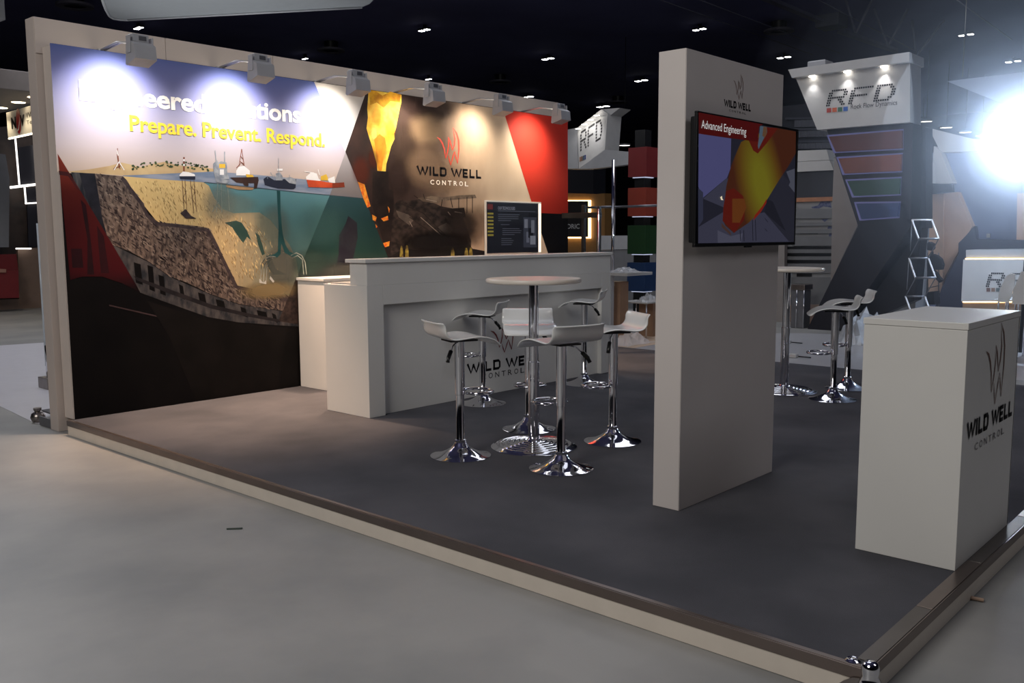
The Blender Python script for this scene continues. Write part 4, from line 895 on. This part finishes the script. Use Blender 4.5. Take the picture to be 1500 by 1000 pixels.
for k, cl in enumerate(((150, 110, 90), (120, 90, 70), (70, 90, 110), (60, 70, 120))):
    card('colour_square', 'x', 12.992, [(849+k*2.4, 230-k), (850.9+k*2.4, 229.5-k), (850.9+k*2.4, 236-k), (849+k*2.4, 237-k)], .003, mat('small_square_%d' % k, cl, .5, noise=.03), s2)
for k in range(4):
    c = X(12.9, 847+k*9, 188.5-k*6.5); lathe('downlight', [(0, -.004), (.06, -.004), (.06, 0), (0, 0)], c, lampdisc, s2, 12)
lamp('sign_beams', 'SPOT', X(12.6, 862, 172), 14, (1, 1, 1), aim=X(13, 864, 205), size=.1, spot_size=R(90), spot_blend=.8)
bar3('support', X(13.2, 900, 240), X(13.2, 900, 240)*1.0+Vector((0, 0, GZ+.003-X(13.2, 900, 240).z)), .04, steel, s2, 10)
os_ = thing('orange_stand', 'ochre stand wall with a glowing square frame around black DRIC lettering', 'stand', (14.5, 2.5, GZ))
card('ochre_wall', 'x', 14.5, [(800, 282), (874, 284), (886, 283), (886, 466), (800, 466)], .25, mat('ochre', (128, 92, 48), .6, noise=.04), os_)
card('glow_frame', 'x', 14.44, [(800, 293), (864, 293), (864, 349), (800, 349)], .05, warmstrip, os_)
card('black_display', 'x', 14.42, [(800, 294.5), (861, 294.5), (861, 347), (800, 347)], .06, mat('display_black', (22, 18, 20), .5, noise=.05), os_)
a, b, c = X(14.415, 831, 328), X(14.415, 831, 335), X(14.415, 849, 333)
text('lettering', 'DRIC', (b, Vector((0, c.y-b.y, 0)), Vector((0, 0, a.z-b.z))), mat('letter_pale', (190, 190, 190), .5, noise=.02), os_, .01)
bl = thing('dark_pillar', 'dark navy block under the angled sign behind the mural', 'pillar', (15.2, 4, GZ))
card('block', 'x', 15.2, [(800, 246), (869, 244), (869, 470), (800, 470)], .5, mat('block_dark', (26, 26, 34), .7, noise=.05), bl)
lw = thing('low_partition', 'low pale grey partition wall behind the coloured cube column', 'partition', (12.2, 1.6, GZ))
card('panel', 'x', 12.2, [(874, 345), (960, 345), (960, 364), (874, 366)], .1, nlight, lw)
card('panel', 'x', 12.22, [(874, 366.6), (960, 364.6), (960, 470), (874, 470)], .1, ngrey, lw)
pf_ = thing('pipe_frame', 'chrome post with a horizontal pipe behind the end of the bar', 'pipe frame', (8.2, 1.2, GZ))
a = X(8.2, 898.5, 234); bar3('post', (8.2, a.y, GZ+.002), a, .022, chrome, pf_, 12)
bar3('pipe', X(8.22, 856, 304), X(8.22, 896, 303), .018, ald, pf_, 10); bar3('pipe', X(8.22, 901, 303), X(8.22, 962, 301), .018, ald, pf_, 10)
tr_ = thing('screen_bracket', 'black slotted television bracket standing at the bar end', 'bracket', (5.4, -.9, 0))
a = X(5.6, 878, 302); q = X(5.6, 878, 366)
box('upright', 5.58, 5.62, a.y-.015, a.y+.02, .0012, a.z, black, tr_, .003)
b = X(5.6, 851, 300); box('upright', 5.64, 5.68, b.y-.015, b.y+.025, .0012, b.z, black, tr_, .003)
box('cross_arm', 5.621, 5.639, a.y-.01, b.y+.3, X(5.6, 860, 319).z, X(5.6, 860, 311).z, black, tr_, .003)
bar3('chrome_tube', (5.55, a.y-.03, .0015), (5.55, a.y-.03, a.z-.03), .012, chrome, tr_)
box('foot', 5.4, 5.8, a.y-.06, a.y+.06, .0011, .012, black, tr_, .002)
cb = thing('cube_column', 'black column threaded through red, orange, green and blue cubes', 'cube column', (9.15, 1.1, GZ))
yb = X(9, 918.5, 400).y; ya = yb-.33
box('core', 9.07, 9.25, ya+.08, yb-.07, GZ+.001, X(9, 930, 190).z, black, cb, .002)
for k, (y0_, y1_, cl) in enumerate(((216, 259, (124, 34, 36)), (275, 316.5, (154, 60, 42)), (330, 372, (22, 64, 26)), (384.5, 426.5, (24, 56, 100)))):
    z1_, z0_ = X(9, 930, y0_).z, X(9, 930, y1_).z
    box('cube', 9.0, 9.33, ya, yb, z0_, z1_, mat('cube_c%d' % k, cl, .45, noise=.03), cb, .003)
    box('light_ring', 9.05, 9.28, ya+.05, yb-.05, z0_-.014, z0_-.003, emis('ring_glow', (170, 176, 200), 1.2), cb, .001)
# wrapped goods on the floor by the neighbouring stand
card_m = mat('cardboard', (150, 118, 94), .7, noise=.08, nscale=6)
def carton(lab, v, pts_, d):
    a, b = X(v, *pts_[0]), X(v, *pts_[1])
    o = thing('carton', lab, 'box', (v+d/2, (a.y+b.y)/2, GZ), 'wrapped cartons')
    box('body', v, v+d, b.y, a.y, GZ+.002, a.z, card_m, o, .004)
    box('tape', v-.001, v+d+.001, (a.y+b.y)/2-.03, (a.y+b.y)/2+.03, a.z-.06, a.z+.001, mat('tape', (176, 156, 126), .3, noise=.03), o, .001)
carton('brown carton beside the bar end under white film', 7.6, ((888, 412), (908, 470)), .2)
carton('brown carton half hidden behind the display panel', 8.3, ((936, 440), (956, 500)), .4)
wd = thing('white_desk', 'white desk edge with draped plastic film behind the bar end', 'desk', (8.0, .6, GZ))
a, b = X(7.3, 886, 398), X(7.3, 919, 404)
box('desk_top', 7.3, 7.9, b.y, a.y, a.z-.05, a.z-.01, nwhite, wd, .004); box('desk_side', 7.35, 7.42, b.y+.3, a.y, GZ+.002, a.z-.051, nlight, wd, .002)
film = mat('plastic_film', (220, 222, 226), .15, alpha=.45, noise=.05)
def crumple(name, cx_, cy_, z_, sx, sy, h_, m, lab, cat, seed):
    rn = random.Random(seed); n = 11; vs, fs = [], []
    for i in range(n):
        for j in range(n):
            u, v = i/(n-1)*2-1, j/(n-1)*2-1; r2 = max(0, 1-(u*u+v*v))
            vs.append((cx_+u*sx*(1+rn.uniform(-.1, .1)), cy_+v*sy*(1+rn.uniform(-.1, .1)), z_+.003+h_*r2*rn.uniform(.35, 1.1)))
    for i in range(n-1):
        for j in range(n-1): k = i*n+j; fs.append((k, k+1, k+n+1, k+n))
    o = mesh(name, vs, fs, m); return tag(o, lab, cat)
crumple('plastic_film', 7.5, (a.y+b.y)/2, a.z-.005, .22, .22, .07, film, 'crumpled clear film lying on the white desk', 'plastic film', 1)
g_ = Z(GZ, 932, 508)
crumple('plastic_bag', g_.x+.3, g_.y+.3, GZ, .35, .2, .16, mat('bag_white', (214, 200, 192), .5, noise=.05), 'white plastic bag on the floor between bar and display panel', 'bag', 2)
tt = tag(box('paper_sheet', g_.x-.3, g_.x+1.3, g_.y+.3-.35, g_.y+1.6, GZ+.001, GZ+.0015, mat('paper_tan', (206, 180, 156), .6, noise=.03)), 'pale tan protective sheet on the floor beyond the platform', 'sheet')
wt = thing('wrapped_table', 'small chrome-legged table wrapped in clear film beside the cube column', 'table', (7.9, .0, GZ))
a, b = X(7.9, 908, 441), X(7.9, 948, 442)
box('table_top', 7.9, 8.3, b.y, a.y, a.z-.02, a.z, nwhite, wt, .004)
for xx in (7.93, 8.27):
    for yy_ in (a.y-.03, b.y+.03): bar3('leg', (xx, yy_, GZ+.002), (xx, yy_, a.z-.02), .012, chrome, wt)
crumple('plastic_film', 8.1, b.y+.12, a.z, .18, .14, .12, film, 'shiny clear film bunched on the small wrapped table', 'plastic film', 3)
# debris beyond the right platform edge
g1, g2 = Z(GZ, 1156, 503), Z(GZ, 1166, 524)
for lab, g_ in (('small white paper scrap with dark stick beyond the platform, farther one', g1), ('small white paper scrap with dark stick beyond the platform, nearer one', g2)):
    o = thing('paper_scrap', lab, 'scrap', g_); box('paper', g_.x-.05, g_.x+.03, g_.y-.02, g_.y+.09, GZ+.001, GZ+.05, nwhite, o, .01)
    bar3('stick', (g_.x, g_.y-.03, GZ+.02), (g_.x+.03, g_.y-.17, GZ+.015), .008, black, o)
g_ = Z(GZ, 1246, 505)
crumple('plastic_bag', g_.x+.5, g_.y, GZ, .5, .35, .45, mat('bag_clear', (200, 204, 210), .2, alpha=.5, noise=.05), 'heap of clear plastic wrapping left of the info counter', 'plastic film', 5)
ws = tag(slab('vinyl_sheet', [Z(GZ+.0003, *p) for p in ((900, 487), (1180, 488), (1232, 490), (1274, 483), (1500, 473), (1560, 560), (1262, 545), (1135, 531), (900, 515))], (0, 0, .0005), mat('vinyl_grey', (176, 176, 180), .3, noise=.03)), 'smooth pale grey vinyl floor of the neighbouring stand beyond the carpet', 'floor sheet')

# --- things on the near floor
g_ = Z(GZ, 1414, 877); h_ = Z(GZ, 1441, 882)
tag(tubes('cable_stub', [[(g_.x, g_.y, GZ+.009), ((g_.x+h_.x)/2, (g_.y+h_.y)/2+.012, GZ+.009), (h_.x, h_.y, GZ+.009)]], .008, mat('cable_tan', (176, 148, 128), .5, noise=.05)), 'short beige cable stub poking from under the platform edge', 'cable')
g_ = Z(GZ, 343, 775)
tag(slab('floor_chip', [(g_.x-.03, g_.y+.02, GZ+.001), (g_.x-.025, g_.y+.03, GZ+.001), (g_.x+.035, g_.y-.02, GZ+.001), (g_.x+.025, g_.y-.032, GZ+.001)], (0, 0, .005), mat('chip_green', (52, 62, 56), .6, noise=.1)), 'tiny dark chip lying on the grey foreground floor', 'debris')

# --- left edge: neighbouring stand behind the booth wall
wf = tag(slab('vinyl_floor', [Z(GZ+.001, *p) for p in ((52, 620), (-80, 556), (-80, 512), (0, 506), (150, 496), (150, 622), (104, 626))], (0, 0, .002), mat('vinyl_white', (206, 204, 210), .35, noise=.02)), 'white vinyl floor of the stand behind the booth wall, at the left edge', 'floor sheet')
er = thing('edge_rail', 'loose dark metal edge rails with a steel corner cap behind the booth wall', 'rail', Z(GZ, 62, 618))
a, b = Z(GZ+.06, 60, 600), Z(GZ+.06, 85, 608)
slab('rail', [a, b, b+Vector((.08, 0, 0)), a+Vector((.08, 0, 0))], (0, 0, -.012), mat('rail_dark', (74, 72, 76), .4, .6, noise=.05), er)
a, b = Z(GZ+.005, 58, 622), Z(GZ+.005, 83, 630)
slab('rail', [a, b, b+Vector((0, 0, .07)), a+Vector((0, 0, .07))], (.012, 0, 0), mat('rail_mid', (110, 110, 114), .4, .6, noise=.05), er)
c = Z(GZ, 56, 618); lathe('ball_cap', [(0, .12), (.03, .115), (.03, .10), (.02, .085), (.045, .07), (.055, .04), (.045, .01), (.02, 0), (0, 0)], c, steel, er, 18)
slab('wing', [c+Vector((0, 0, .02)), c+Vector((-.02, .06, .06)), c+Vector((.02, .05, .1)), c+Vector((.03, -.06, .06))], (.01, 0, 0), steel, er)
sh = thing('glass_showcase', 'tall glass showcase with chrome leg just behind the left end of the booth wall', 'showcase', (.9, 2.2, GZ))
gl = mat('clear_glass', (170, 190, 196), .05, alpha=.18, noise=.02)
a = Y(2.4, 54, 327); zz = a.z; x0_ = a.x
box('glass_side', x0_, x0_+.9, 2.4, 2.408, .35, zz, gl, sh, 0)
bar3('edge_post', (x0_, 2.39, .1), (x0_, 2.39, zz), .010, mat('edge_bright', (190, 198, 206), .2, noise=.02), sh)
for y_ in (379, 427, 473): z_ = Y(2.4, 60, y_).z; box('shelf', x0_+.02, x0_+.85, 2.1, 2.398, z_, z_+.014, mat('shelf_glass', (200, 210, 214), .2, noise=.02), sh, 0)
q = Y(2.3, 70.5, 552); t_ = Y(2.3, 70.5, 500)
tubes('leg', [[(q.x, 2.3, .0), (q.x, 2.3, t_.z-.04), (q.x+.04, 2.3, t_.z), (q.x+.5, 2.3, t_.z)]], .016, chrome, sh, 8)
box('base_plate', q.x-.05, q.x+.6, 2.2, 2.42, GZ+.004, .0, steel, sh, .003)
q = Y(2.45, 74, 520); box('light_box', q.x, q.x+.3, 2.45, 2.5, q.z, Y(2.45, 74, 495).z, emis('light_box_glow', (235, 240, 255), 1.1, (200, 200, 205)), sh, .01)
XN = 3.6
nv = thing('exhibitor_stand', 'distant dark stand with NOV sign, warm downlights and white light bars at the left edge', 'stand', (4.6, 11, GZ))
card('sign_board', 'x', XN, [(9, 165), (74, 146), (74, 189), (12, 203)], .03, nwhite, nv)
card('lit_edge', 'x', XN-.01, [(12, 202), (74, 188.5), (74, 190.5), (12, 204)], .03, emis('edge_warm', (255, 244, 220), 3), nv)
box('canopy', 2.3, 3.75, 8.5, 14.5, 3.60, 3.9, mat('canopy_grey', (132, 124, 120), .6, noise=.03), nv, .01)
for px, py_ in ((1, 158), (27, 150), (51, 142.5)):
    c = Z(3.598, px, py_); lathe('downlight', [(0, -.004), (.1, -.004), (.11, 0), (0, 0)], c, emis('warm_glow', (255, 232, 190), 9), nv, 16)
    lamp('canopy_beam', 'SPOT', (XN-.28, c.y, 3.56), 22, (1, .82, .52), aim=(XN-.05, c.y, 2.6), size=.03, spot_size=R(100), spot_blend=.7)
def vtext(s, x, px0, y0_, y1_, px1, y1b, m, par, bold=0., nm='lettering'):
    a, b, c = X(x, px0, y0_), X(x, px0, y1_), X(x, px1, y1b)
    return text(nm, s, (b, Vector((0, c.y-b.y, 0)), Vector((0, 0, a.z-b.z))), m, par, bold)
vtext('N', XN-.005, 17, 172, 189, 24, 187.5, inkk, nv, .05); vtext('V', XN-.005, 30, 168.5, 185, 36, 183, inkk, nv, .05)
c = X(XN-.004, 27, 177.5); vs = [c+Vector((0, math.cos(k*.3927)*.10, math.sin(k*.3927)*.22)) for k in range(16)]
flat('emblem', vs, mat('emblem_red', (176, 30, 34), .5, noise=.03), nv)
strokes('emblem_swoosh', [[(0, .1, .05), (.5, .2, .12), (.9, .6, .06), (1, .8, .02)]], (c+Vector((-.003, .09, -.2)), Vector((0, -.17, 0)), Vector((0, 0, .34))), letw, nv)
vtext('Wellbore', XN-.005, 38, 165, 173, 66, 168, mat('letter_dim', (80, 76, 76), .5, noise=.03), nv); vtext('Technologies', XN-.005, 39, 176.5, 184, 80, 178, MATS['letter_dim'], nv)
card('dark_backdrop', 'y', 13.6, [(-40, 190), (110, 175), (110, 440), (-40, 440)], .2, mat('nov_dark', (50, 42, 40), .6, rgb2=(84, 70, 62), nscale=2.5), nv)
wb = emis('bar_white', (255, 250, 244), 2.5)
def nbar(p, q, r=.03): bar3('light_bar', Y(13.3, *p), Y(13.3, *q), r, wb, nv)
for p, q in (((22.5, 203), (28.5, 272)), ((53, 194), (59.5, 268)), ((36, 274), (38, 297)), ((37, 298), (70, 296))): nbar(p, q, .016)
nbar((15, 274.5), (70, 268), .028)
card('screen', 'y', 13.4, [(27, 216), (50, 212), (51, 268), (30, 271)], .05, mat('nov_screen', (28, 26, 34), .4, noise=.05), nv)
card('screen', 'y', 13.4, [(39, 276), (64, 273), (66, 296), (40, 297)], .05, MATS['nov_screen'], nv)
card('screen', 'y', 13.4, [(40, 300), (66, 299), (68, 361), (42, 362)], .05, MATS['nov_screen'], nv)
card('beige_wall', 'y', 13.0, [(26, 364), (72, 362), (76, 466), (-40, 470), (-40, 440), (28, 438)], .1, mat('nov_beige', (128, 106, 92), .6, noise=.04), nv)
card('light_bar', 'y', 12.9, [(24, 363), (46, 363), (46, 365), (24, 365)], .04, wb, nv)
card('tan_floor_edge', 'y', 12.3, [(-40, 466), (74, 458), (76, 470), (-40, 477)], .5, mat('nov_tan', (134, 100, 78), .6, noise=.05), nv)
card('grey_cabinet', 'y', 12.6, [(-30, 222), (8, 226), (14, 262), (13, 362), (-30, 362)], .3, mat('cab_grey', (120, 122, 128), .5, noise=.03), nv)
sf = thing('red_sofa', 'dark red sofa in the stand at the left edge', 'sofa', (3.7, 11, GZ))
card('back', 'y', 12.7, [(-40, 374), (24, 372), (27, 396), (-40, 398)], .25, mat('sofa_red', (108, 22, 28), .6, noise=.05), sf)
card('seat', 'y', 12.35, [(-40, 398), (27, 396), (28, 436), (-40, 438)], .34, mat('sofa_red', (108, 22, 28)), sf)
card('armrest', 'y', 12.32, [(-40, 394), (9, 394), (9, 399), (-40, 399)], .4, mat('arm_tan', (150, 110, 96), .5, noise=.03), sf)

# --- overhead
hp = thing('hanging_sign', 'large pale grey rounded banner panel hanging over the booth wall', 'hanging sign', Z(4.5, 340, 5))
low = [(187, 29), (176, 28.5), (166, 27), (160, 23), (156, 16), (148, -6), (120, -80), (560, -80), (552, -10), (547, 0), (541, 6), (530, 10.5)]
slab('banner', [Z(4.5, *p) for p in low], (0, 0, .14), mat('banner_grey', (172, 176, 180), .6, emit=(172, 176, 180), es=0., noise=.02), hp)
pts_ = [Z(4.495, *p) for p in low]; tubes('hem', [pts_[:5]+[pts_[5]], [pts_[11]+Vector((0, 0, 0)), pts_[0]]], .02, mat('hem_white', (190, 192, 196), .5, noise=.02), hp, 6)
c = Z(4.64, 340, -40); bar3('cable', c, Vector((c.x, c.y, 7.6)), .01, steel, hp)
lamp('banner_fill', 'SPOT', (3.8, 4.6, 1.2), 180, (.95, .98, 1), aim=Z(4.5, 340, 5), size=.3, spot_size=R(80), spot_blend=.8)  # added fill from below, lifts the banner's dark underside
hq = thing('hanging_sign', 'pale rounded banner corner hanging at the extreme upper left', 'hanging sign', Z(4.5, -20, 10))
slab('banner', [Z(4.5, *p) for p in ((8, 29), (6, 0), (2, -60), (-120, -60), (-120, 46), (0, 32))], (0, 0, .14), mat('banner_grey', (172, 176, 180)), hq)
c = Z(4.64, -60, -10); bar3('cable', c, Vector((c.x, c.y, 7.6)), .01, steel, hq)
ledw = emis('ceiling_led', (255, 255, 255), 12)
def led(px, py_, w_, lab, z=7.45):
    c = Z(z, px, py_); d = (c-CP).dot(FW); s = w_/2/FPX*d
    o = thing('ceiling_light', lab, 'ceiling light', c, 'paired ceiling lights')
    for k, (dx, dy) in enumerate(((-.55, .2), (.45, -.15))):
        q = c+RT*(dx*s)+Vector((FW.x, FW.y, 0))*(dy*s*3)
        box('lamp_head', q.x-s*.48, q.x+s*.48, q.y-s*.48, q.y+s*.48, z, z+.06, black, o, .005)
        box('lens', q.x-s*.42, q.x+s*.42, q.y-s*.42, q.y+s*.42, z-.012, z-.001, ledw, o, .003)
    box('mounting_bar', c.x-.04, c.x+.04, c.y-.04, c.y+.04, z+.06, 7.599, black, o, .002)
where = {(203, 41): 'above the first mural spotlight', (622, 44): 'near the top, right of the hanging banner', (628, 116): 'low over the fascia above the flame', (447, 86): 'over the fascia between the second and third spotlights', (803, 86): 'left of the display panel, upper one',
         (773, 142): 'just above the right end of the booth wall', (884, 156): 'above the angled sign', (940, 118): 'beside the left edge of the display panel', (1025, 43): 'over the display panel', (1149, 84): 'between display panel and sign tower',
         (1416, 51): 'upper right, right of the tower', (1485, 90): 'at the right edge above the glare'}
for (px, py_), t_ in where.items(): led(px, py_, 9 if (px in (447, 628)) else 17, 'small twin white ceiling light '+t_)
for px, py_, w_, t_ in ((733, 121, 16, 'above the fifth spotlight'), (905, 151, 16, 'above the angled sign'), (485, 75, 20, 'above the third spotlight'), (1141, 47, 22, 'above the sign tower'), (110, 10, 26, 'left of the big hanging banner')):
    c = Z(7.3, px, py_); d = (c-CP).dot(FW); s = w_/FPX*d
    o = thing('ceiling_diffuser', 'round dark ceiling air diffuser ring '+t_, 'air diffuser', c, 'round air diffusers')
    lathe('ring', [(s*.55, .02), (s*.55, 0), (s*.75, -.02), (s, 0), (s, .06), (s*.6, .07)], c, mat('diffuser_grey', (86, 84, 96), .6, noise=.05), o, 28)
    lathe('duct', [(0, .06), (s*.5, .06), (s*.5, .298), (0, .298)], c, black, o, 16)
for px, py_, t_ in ((1357, 178, 'touching the lower right of the tower sign'), (1386, 187, 'second from the tower'), (1414, 194, 'third from the tower'), (1438, 199, 'fourth from the tower'), (1350, 219, 'low beside the tower edge'), (915, 213, 'left of the display panel above the red cube')):
    z = 5.2 if px > 1000 else 4.2; c = Z(z, px, py_); d = (c-CP).dot(FW); s = 8.5/FPX*d
    o = thing('disc_lamp', 'flat round glowing disc lamp '+t_, 'disc lamp', c, 'round disc lamps')
    lathe('disc', [(0, 0), (s*.93, 0), (s*.93, .012), (0, .012)], c, emis('disc_glow', (255, 250, 238), 3), o, 24); lathe('rim', [(s*.94, -.004), (s, 0), (s, .05), (0, .05), (0, .02), (s*.94, .02)], c, lampg, o, 24)
    bar3('stem', (c.x, c.y, z+.05), (c.x, c.y, 7.6), .01, black, o)
ts = thing('roof_truss', 'dark steel roof truss with cable tray crossing the upper right', 'roof truss', Z(6.9, 1230, 50))
tm = mat('truss_steel', (92, 92, 106), .5, .3, noise=.1)
A, B = Z(6.6, 1096, -14), Z(6.6, 1320, 79)
slab('cable_tray', [A, Z(6.6, 1210, 34), Z(6.6, 1212, 40), Z(6.6, 1094, -8)], (0, 0, .08), tm, ts)
slab('cable_tray', [Z(6.6, 1228, 44), Z(6.6, 1316, 75), Z(6.6, 1316, 80), Z(6.6, 1226, 49)], (0, 0, .08), tm, ts)
a = Z(6.55, 1218, 38); box('junction_box', a.x-.3, a.x+.3, a.y-.3, a.y+.3, 6.5, 6.8, mat('box_dark', (50, 50, 58), .5, noise=.05), ts, .01)
for p, q in (((1245, 0), (1253, 48)), ((1265, -6), (1254, 48)), ((1290, -6), (1300, 66)), ((1314, 28), (1302, 66)), ((1338, 24), (1342, 80)), ((1362, 14), (1344, 80))):
    a, b = Z(7.58, *p), Z(6.6, *q); bar3('web_rod', b, Vector((b.x+(q[0]-p[0])*-.03, b.y+(q[0]-p[0])*.03, 7.59)), .035, tm, ts)
for p, q in (((1180, -10), (1340, 74)), ((1010, -6), (1230, 78)), ((940, -10), (1190, 80))):
    bar3('chord', Z(6.9, *p), Z(6.9, *q), .012, tm, ts)
tag(bar3('cable', Z(6.7, 1385, -12), Z(6.7, 1482, 58), .014, mat('cable_grey', (120, 120, 140), .5, noise=.05)), 'thin pale cable strung under the ceiling at upper right', 'cable')

# --- glaring floodlight on a stand at the right frame edge, and added haze shells that imitate its glare
FLP = X(9.5, 1508, 205)
fd = thing('floodlight', 'glaring white floodlight on a tall pole at the right frame edge', 'floodlight', (FLP.x, FLP.y, GZ))
bar3('pole', (FLP.x+.2, FLP.y, GZ+.001), (FLP.x+.2, FLP.y, FLP.z-.2), .03, black, fd, 10)
box('housing', FLP.x+.02, FLP.x+.2, FLP.y-.26, FLP.y+.26, FLP.z-.2, FLP.z+.2, black, fd, .02)
box('lens', FLP.x, FLP.x+.018, FLP.y-.23, FLP.y+.23, FLP.z-.17, FLP.z+.17, emis('flood_glare', (225, 240, 255), 60), fd, .004)
lamp('flood_beam', 'POINT', (FLP.x-.15, FLP.y, FLP.z), 330, (.58, .74, 1), size=.12)
hz = bpy.data.materials.new('glare_haze'); hz.use_nodes = True; nt = hz.node_tree
for n in list(nt.nodes):
    if n.type != 'OUTPUT_MATERIAL': nt.nodes.remove(n)
vv = nt.nodes.new('ShaderNodeVolumeScatter'); vv.inputs['Density'].default_value = .045; vv.inputs['Anisotropy'].default_value = 0; vv.inputs['Color'].default_value = (.8, .88, 1, 1)
nt.links.new(vv.outputs[0], nt.nodes['Material Output'].inputs['Volume'])
da = thing('glare_haze', 'added bluish haze shells imitating the glare around the floodlight', 'haze', (FLP.x-.1, FLP.y, FLP.z))
for rr, de in ((3.6, .007), (3.1, .008), (2.6, .011), (2.2, .016), (1.8, .022), (1.45, .032), (1.15, .05), (.9, .07), (.7, .14), (.5, .25)):
    bm = bmesh.new(); bmesh.ops.create_uvsphere(bm, u_segments=56, v_segments=28, radius=rr); bmesh.ops.scale(bm, vec=(.45+.3/rr, 1, 1), verts=bm.verts); bmesh.ops.translate(bm, vec=da.location, verts=bm.verts)
    hz = hz.copy(); hz.node_tree.nodes['Volume Scatter'].inputs['Density'].default_value = de
    stuff(bmobj('haze_shell', bm, hz, da, True))
